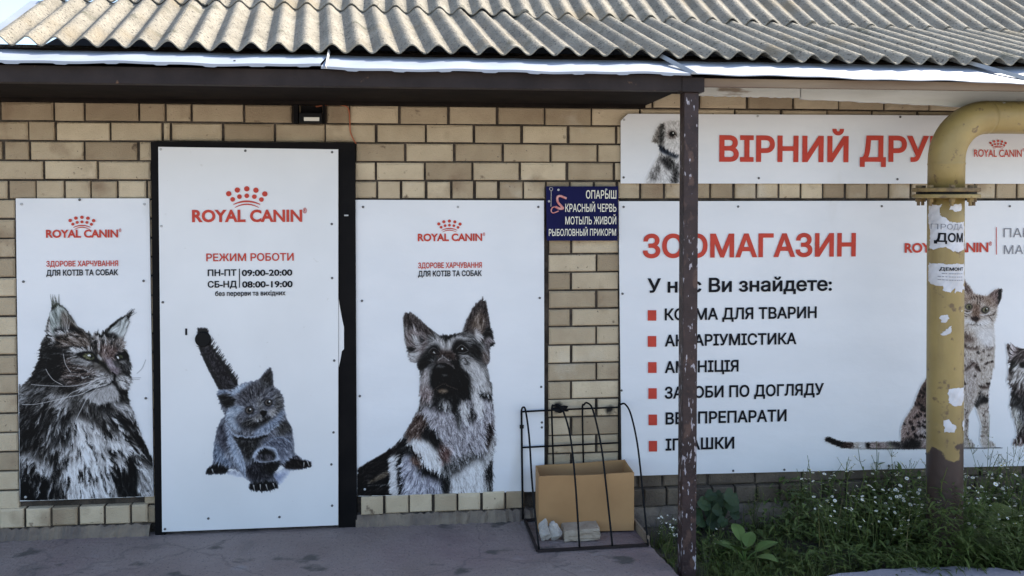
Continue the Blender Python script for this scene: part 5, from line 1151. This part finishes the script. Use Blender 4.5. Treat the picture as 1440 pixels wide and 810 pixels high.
def leafv(mb, base, dr, L, w_, droop=.3, up=(0, 0, 1), seg=6, fold=.25, tipp=1.0):
    "a pointed leaf as a folded strip"
    b = Vector(base); d = Vector(dr).normalized(); side = d.cross(Vector(up)).normalized(); nn = side.cross(d).normalized(); vs = []
    for i in range(seg+1):
        t = i/seg; ww = w_*(math.sin(math.pi*min(1, t*.97+.03)**.75))**.9*tipp*.5+.0003; c_ = b+d*(L*t)+Vector((0, 0, -droop*L*t*t))
        vs += [c_-side*ww+nn*ww*fold, c_, c_+side*ww+nn*ww*fold]
    f = []
    for i in range(seg): q_ = i*3; f += [(q_, q_+1, q_+4, q_+3), (q_+1, q_+2, q_+5, q_+4)]
    mb.add(vs, f)
def fleabane(h, seed, nfl):
    r_ = random.Random(seed); st, lf, heads = MB(), MB(), []
    for s_ in range(r_.randint(3, 5)):
        a = r_.uniform(0, 6.28); lean_ = r_.uniform(.05, .34); hh = h*r_.uniform(.62, 1.05)
        p = [Vector((math.cos(a)*lean_*hh*t**1.4+r_.uniform(-.006, .006), math.sin(a)*lean_*hh*t**1.4+r_.uniform(-.006, .006), hh*t)) for t in np.linspace(0, 1, 6)]
        st.tube(p, [.0022, .002, .0018, .0016, .0014, .001], 5)
        for i in range(9):
            t = r_.uniform(.05, .85); q_ = p[int(t*5)].lerp(p[min(5, int(t*5)+1)], t*5 % 1); an = r_.uniform(0, 6.28)
            leafv(lf, q_, (math.cos(an), math.sin(an), r_.uniform(.1, .7)), r_.uniform(.03, .075)*(1.2-t*.7), r_.uniform(.006, .013), r_.uniform(.1, .6), seg=4)
        for i in range(nfl):
            t = r_.uniform(.62, 1.0); q_ = p[min(5, int(t*5))]; an = r_.uniform(0, 6.28); e = q_+Vector((math.cos(an)*r_.uniform(.01, .055), math.sin(an)*r_.uniform(.01, .055), r_.uniform(.01, .06)))
            st.tube([q_, (q_+e)/2+Vector((0, 0, -.004)), e], .0009, 4)
            nrm = Vector((r_.uniform(-.6, .6), -r_.uniform(0, .9), 1)).normalized(); u_ = nrm.orthogonal().normalized(); v_ = nrm.cross(u_); R0 = r_.uniform(.0055, .0090); NP = 9; fl_ = MB()
            for k_ in range(NP):
                an2 = 2*math.pi*k_/NP; d1 = u_*math.cos(an2)+v_*math.sin(an2); d2 = u_*math.cos(an2+.55)+v_*math.sin(an2+.55); d0 = u_*math.cos(an2+.27)+v_*math.sin(an2+.27)
                fl_.add([e, e+d1*R0*.8+nrm*.001, e+d0*R0+nrm*.0015, e+d2*R0*.8+nrm*.001], [(0, 1, 2, 3)])
            k9 = len(fl_.f); fl_.tube([e+nrm*.0006, e+nrm*.0022], [R0*.36, R0*.22], 7); heads.append((fl_, k9))
    return st, lf, heads
def plant(name, label, cat, loc, parts, group=None, rz=0, sc=1):
    t = thing(name, label, cat, loc, group); t.rotation_euler = (0, 0, rz); t.scale = (sc,)*3
    bpy.context.view_layer.update()
    for nm, mb, m in parts:
        if not mb.v: continue
        o = obj(nm, mb.v, mb.f, m); o.parent = t
    return t
def dup(t, loc, rz, sc, label=None):
    r = t.copy(); COL.objects.link(r); r.location = loc; r.rotation_euler = (0, 0, rz); r.scale = (sc,)*3
    if label: r['label'] = label
    for ch in t.children:
        c_ = ch.copy(); COL.objects.link(c_); c_.parent = r
    return r
proto = []
spots = [(1128, 745), (1150, 770), (1168, 735), (1190, 775), (1205, 750), (1222, 730), (1238, 780), (1252, 752), (1262, 728), (1280, 770), (1296, 745), (1310, 785), (1328, 760), (1345, 742), (1362, 780), (1384, 752), (1400, 785), (1412, 740), (1428, 772), (1440, 748), (1460, 770), (1176, 788), (1270, 790), (1215, 792), (1435, 792), (1388, 735), (1318, 782), (1336, 786), (1350, 784), (1326, 776), (1345, 776), (1306, 778), (1364, 778)]
FL = 'white-flowered daisy weed with wiry stems, growing in the bed before the big banner'
for i, (px, py) in enumerate(spots):
    g = WZ(px, py, -.075); y = min(max(g[1], -.70), -.05); loc = (g[0]*1.0, y, -.08); hgt = rnd.uniform(.85, 1.25)*(1.15 if i > 25 else 1)
    if i < 5:
        st, lf, heads = fleabane(.36, 40+i, [2, 3, 5, 3, 4][i]); proto.append(plant('daisy_weed', FL, 'weed', loc, [('stem', st, 'leaf'), ('leaves', lf, 'leaf')], 'daisy weeds in the bed', rnd.uniform(0, 6.28), hgt))
        for fm_, k9 in heads:
            o = obj('flower', fm_.v, fm_.f, 'petal'); o.data.materials.append(M['eye']); o.parent = proto[-1]
            for pi, pg in enumerate(o.data.polygons): pg.material_index = 1 if pi >= k9 else 0
    else: dup(proto[i % 5], loc, rnd.uniform(0, 6.28), hgt)
for i, (px, py, s_) in enumerate([(943, 780, .62), (1008, 790, .5), (928, 770, .5)]):
    g = WZ(px, py, -.08); dup(proto[(i+2) % 5], (g[0], g[1], -.09), i*2.1, s_, ['small white-flowered weed hard against the slab edge, left of the brown post', 'small white-flowered weed just right of the brown post foot', 'lowest white-flowered weed by the corner of the wire rack'][i])
# tall wispy seed stalks against the banner
def wisp(h, seed):
    r_ = random.Random(seed); st, fl_ = MB(), MB()
    for s_ in range(r_.randint(4, 7)):
        a = r_.uniform(0, 6.28); le = r_.uniform(.08, .35); hh = h*r_.uniform(.6, 1.0)
        p = [Vector((math.cos(a)*le*hh*t**1.6, math.sin(a)*le*hh*t**1.6, hh*t)) for t in np.linspace(0, 1, 6)]
        st.tube(p, [.0016, .0015, .0013, .0012, .001, .0007], 4)
        for k_ in range(16):
            t = r_.uniform(.55, 1); q_ = p[min(5, int(t*5))]; an = r_.uniform(0, 6.28); e = q_+Vector((math.cos(an)*r_.uniform(.01, .045), math.sin(an)*r_.uniform(.01, .045), r_.uniform(.0, .06)))
            st.tube([q_, e], .0006, 3); fl_.add([e+Vector((-.002, 0, -.002)), e+Vector((.002, 0, -.002)), e+Vector((.0022, .001, .003)), e+Vector((-.0022, -.001, .003))], [(0, 1, 2, 3)])
    return st, fl_
wp = None
for i, (px, py, h, lb) in enumerate([(1192, 712, .34, 'wispy umbel weed under the tail of the spotted cat print'), (1258, 735, .46, 'wispy seed stalks left of the gas pipe foot'), (1386, 740, .58, 'tallest wispy seed stalks, right of the gas pipe'), (1412, 745, .56, 'wispy seed stalks below the small terrier print'), (1032, 715, .22, 'thin low seed stalks under the big banner near the post'), (1104, 722, .24, 'thin seed stalks under the list on the big banner')]):
    g = WZ(px, py, -.08); st, fl_ = wisp(h, 70+i); plant('wispy_weed', lb, 'weed', (g[0], min(max(g[1], -.6), -.06), -.08), [('stem', st, 'leaf'), ('seed_heads', fl_, 'dry')])
# broad leaves
def rosette(n, L, w_, seed, tilt=(.3, .9), droop=.5, tipp=1, stalk=.4):
    r_ = random.Random(seed); st, lf = MB(), MB()
    for i in range(n):
        a = 2*math.pi*i/n+r_.uniform(-.4, .4); e = r_.uniform(*tilt); l_ = L*r_.uniform(.65, 1.1); d = Vector((math.cos(a), math.sin(a), e)).normalized(); b = d*(l_*stalk)
        st.tube([(0, 0, 0), d*(l_*stalk*.5)+Vector((0, 0, .01)), b], [.004, .003, .0025], 5); leafv(lf, b, (d.x, d.y, d.z*.6), l_, w_*r_.uniform(.7, 1.1), droop*r_.uniform(.5, 1.2), seg=9, fold=.22, tipp=tipp)
    return st, lf
def ros(name, lb, px, py, Z, args, m, cat='weed'):
    g = WZ(px, py, Z); st, lf = rosette(*args[0], **args[1]); return plant(name, lb, cat, (g[0], g[1], Z), [('stalks', st, m), ('leaves', lf, m)])
ros('burdock', 'big burdock with broad pale green leaves at the right of the bed', 1378, 770, -.07, ((7, .19, .15, 5), dict(tilt=(.7, 1.6), droop=.6, stalk=.9)), 'leaf')
ros('dock_weed', 'bright green long-leaved dock in front of the dark round leaves', 1047, 792, -.06, ((7, .18, .07, 9), dict(tilt=(.6, 1.7), droop=.4, stalk=.6)), 'leafbright')
ros('dock_weed', 'small pale dock peeping out between the slab and the post', 935, 790, -.09, ((5, .09, .035, 4), dict(tilt=(.4, 1.2))), 'leaf')
ros('dock_weed', 'grey-green dock leaves beside the bright long-leaved one', 1085, 792, -.08, ((7, .12, .045, 14), dict(tilt=(.3, 1.2), droop=.5)), 'leaf')
ros('dock_weed', 'grassy clump at the right edge of the bed under the burdock', 1420, 800, -.07, ((12, .20, .016, 21), dict(tilt=(.6, 1.8), droop=.9, stalk=.05)), 'leaf')
# round-leaved mallow against the plinth
st, lf = MB(), MB(); r_ = random.Random(31); g0 = WZ(1000, 745, -.08)
for i in range(22):
    a = r_.uniform(0, 6.28); rr_ = r_.uniform(.02, .13); c_ = Vector((math.cos(a)*rr_, -abs(math.sin(a))*rr_*.8-.02, r_.uniform(.04, .22))); R0 = r_.uniform(.026, .046); nrm = Vector((r_.uniform(-.5, .5), -r_.uniform(.4, 1.2), r_.uniform(.4, 1))).normalized(); u_ = nrm.orthogonal().normalized(); v_ = nrm.cross(u_)
    st.tube([(0, 0, 0), (c_.x*.4, c_.y*.5, c_.z*.6), c_], [.002, .0018, .0014], 4); k0 = [c_-nrm*.004]+[c_+(u_*math.cos(t)+v_*math.sin(t))*R0*(1+.06*math.sin(5*t))*(.62 if abs(t-3.14) < .2 else 1)+nrm*.006*math.sin(2*t) for t in np.linspace(0, 6.28, 19)[:-1]]
    lf.add(k0, [(0, 1+j, 1+(j+1) % 18) for j in range(18)])
plant('mallow', 'dark round-leaved mallow against the plinth, right of the brown post', 'weed', (g0[0], -.06, -.08), [('stem', st, 'leafdark'), ('leaves', lf, 'leafdark')])
# dark leafy undergrowth close to the wall
ug = MB()
for i in range(7500):
    x = rnd.uniform(1.25, 4.1); y = -rnd.random()**1.1*.62-.03; hh_ = (.10+.16*min(1, max(0, (x-1.35)/.7)))*(.75+.35*math.sin(x*6.1)*math.sin(x*2.3+1)+.2*math.sin(x*15))*(1 if y > -.45 else .62); hh_ = max(hh_, .40*math.exp(-((x-gx)/.22)**2)*(1 if y < -.5 else .8)); z = -.08+rnd.random()**.8*hh_; an = rnd.uniform(0, 6.28)
    if y > -.26 and x < 1.75 and rnd.random() < .8: continue
    leafv(ug, (x, y, z), (math.cos(an), math.sin(an), rnd.uniform(.0, .9)), rnd.uniform(.03, .075), rnd.uniform(.005, .014)*(2.2 if rnd.random() < .15 else 1), rnd.uniform(.1, .6), seg=3)
for i in range(1500):
    x = gx+rnd.gauss(0, .26); y = rnd.uniform(-.72, -.55); z = -.08+rnd.random()**.75*.40*math.exp(-((x-gx)/.30)**2)*(.8+.3*math.sin(x*31)); an = rnd.uniform(0, 6.28)
    if x < 1.4: continue
    leafv(ug, (x, y, z), (math.cos(an), math.sin(an), rnd.uniform(.0, .9)), rnd.uniform(.03, .08), rnd.uniform(.004, .013), rnd.uniform(.1, .6), seg=3)
o = ug.build('undergrowth', 'leafmid'); o['kind'] = 'stuff'
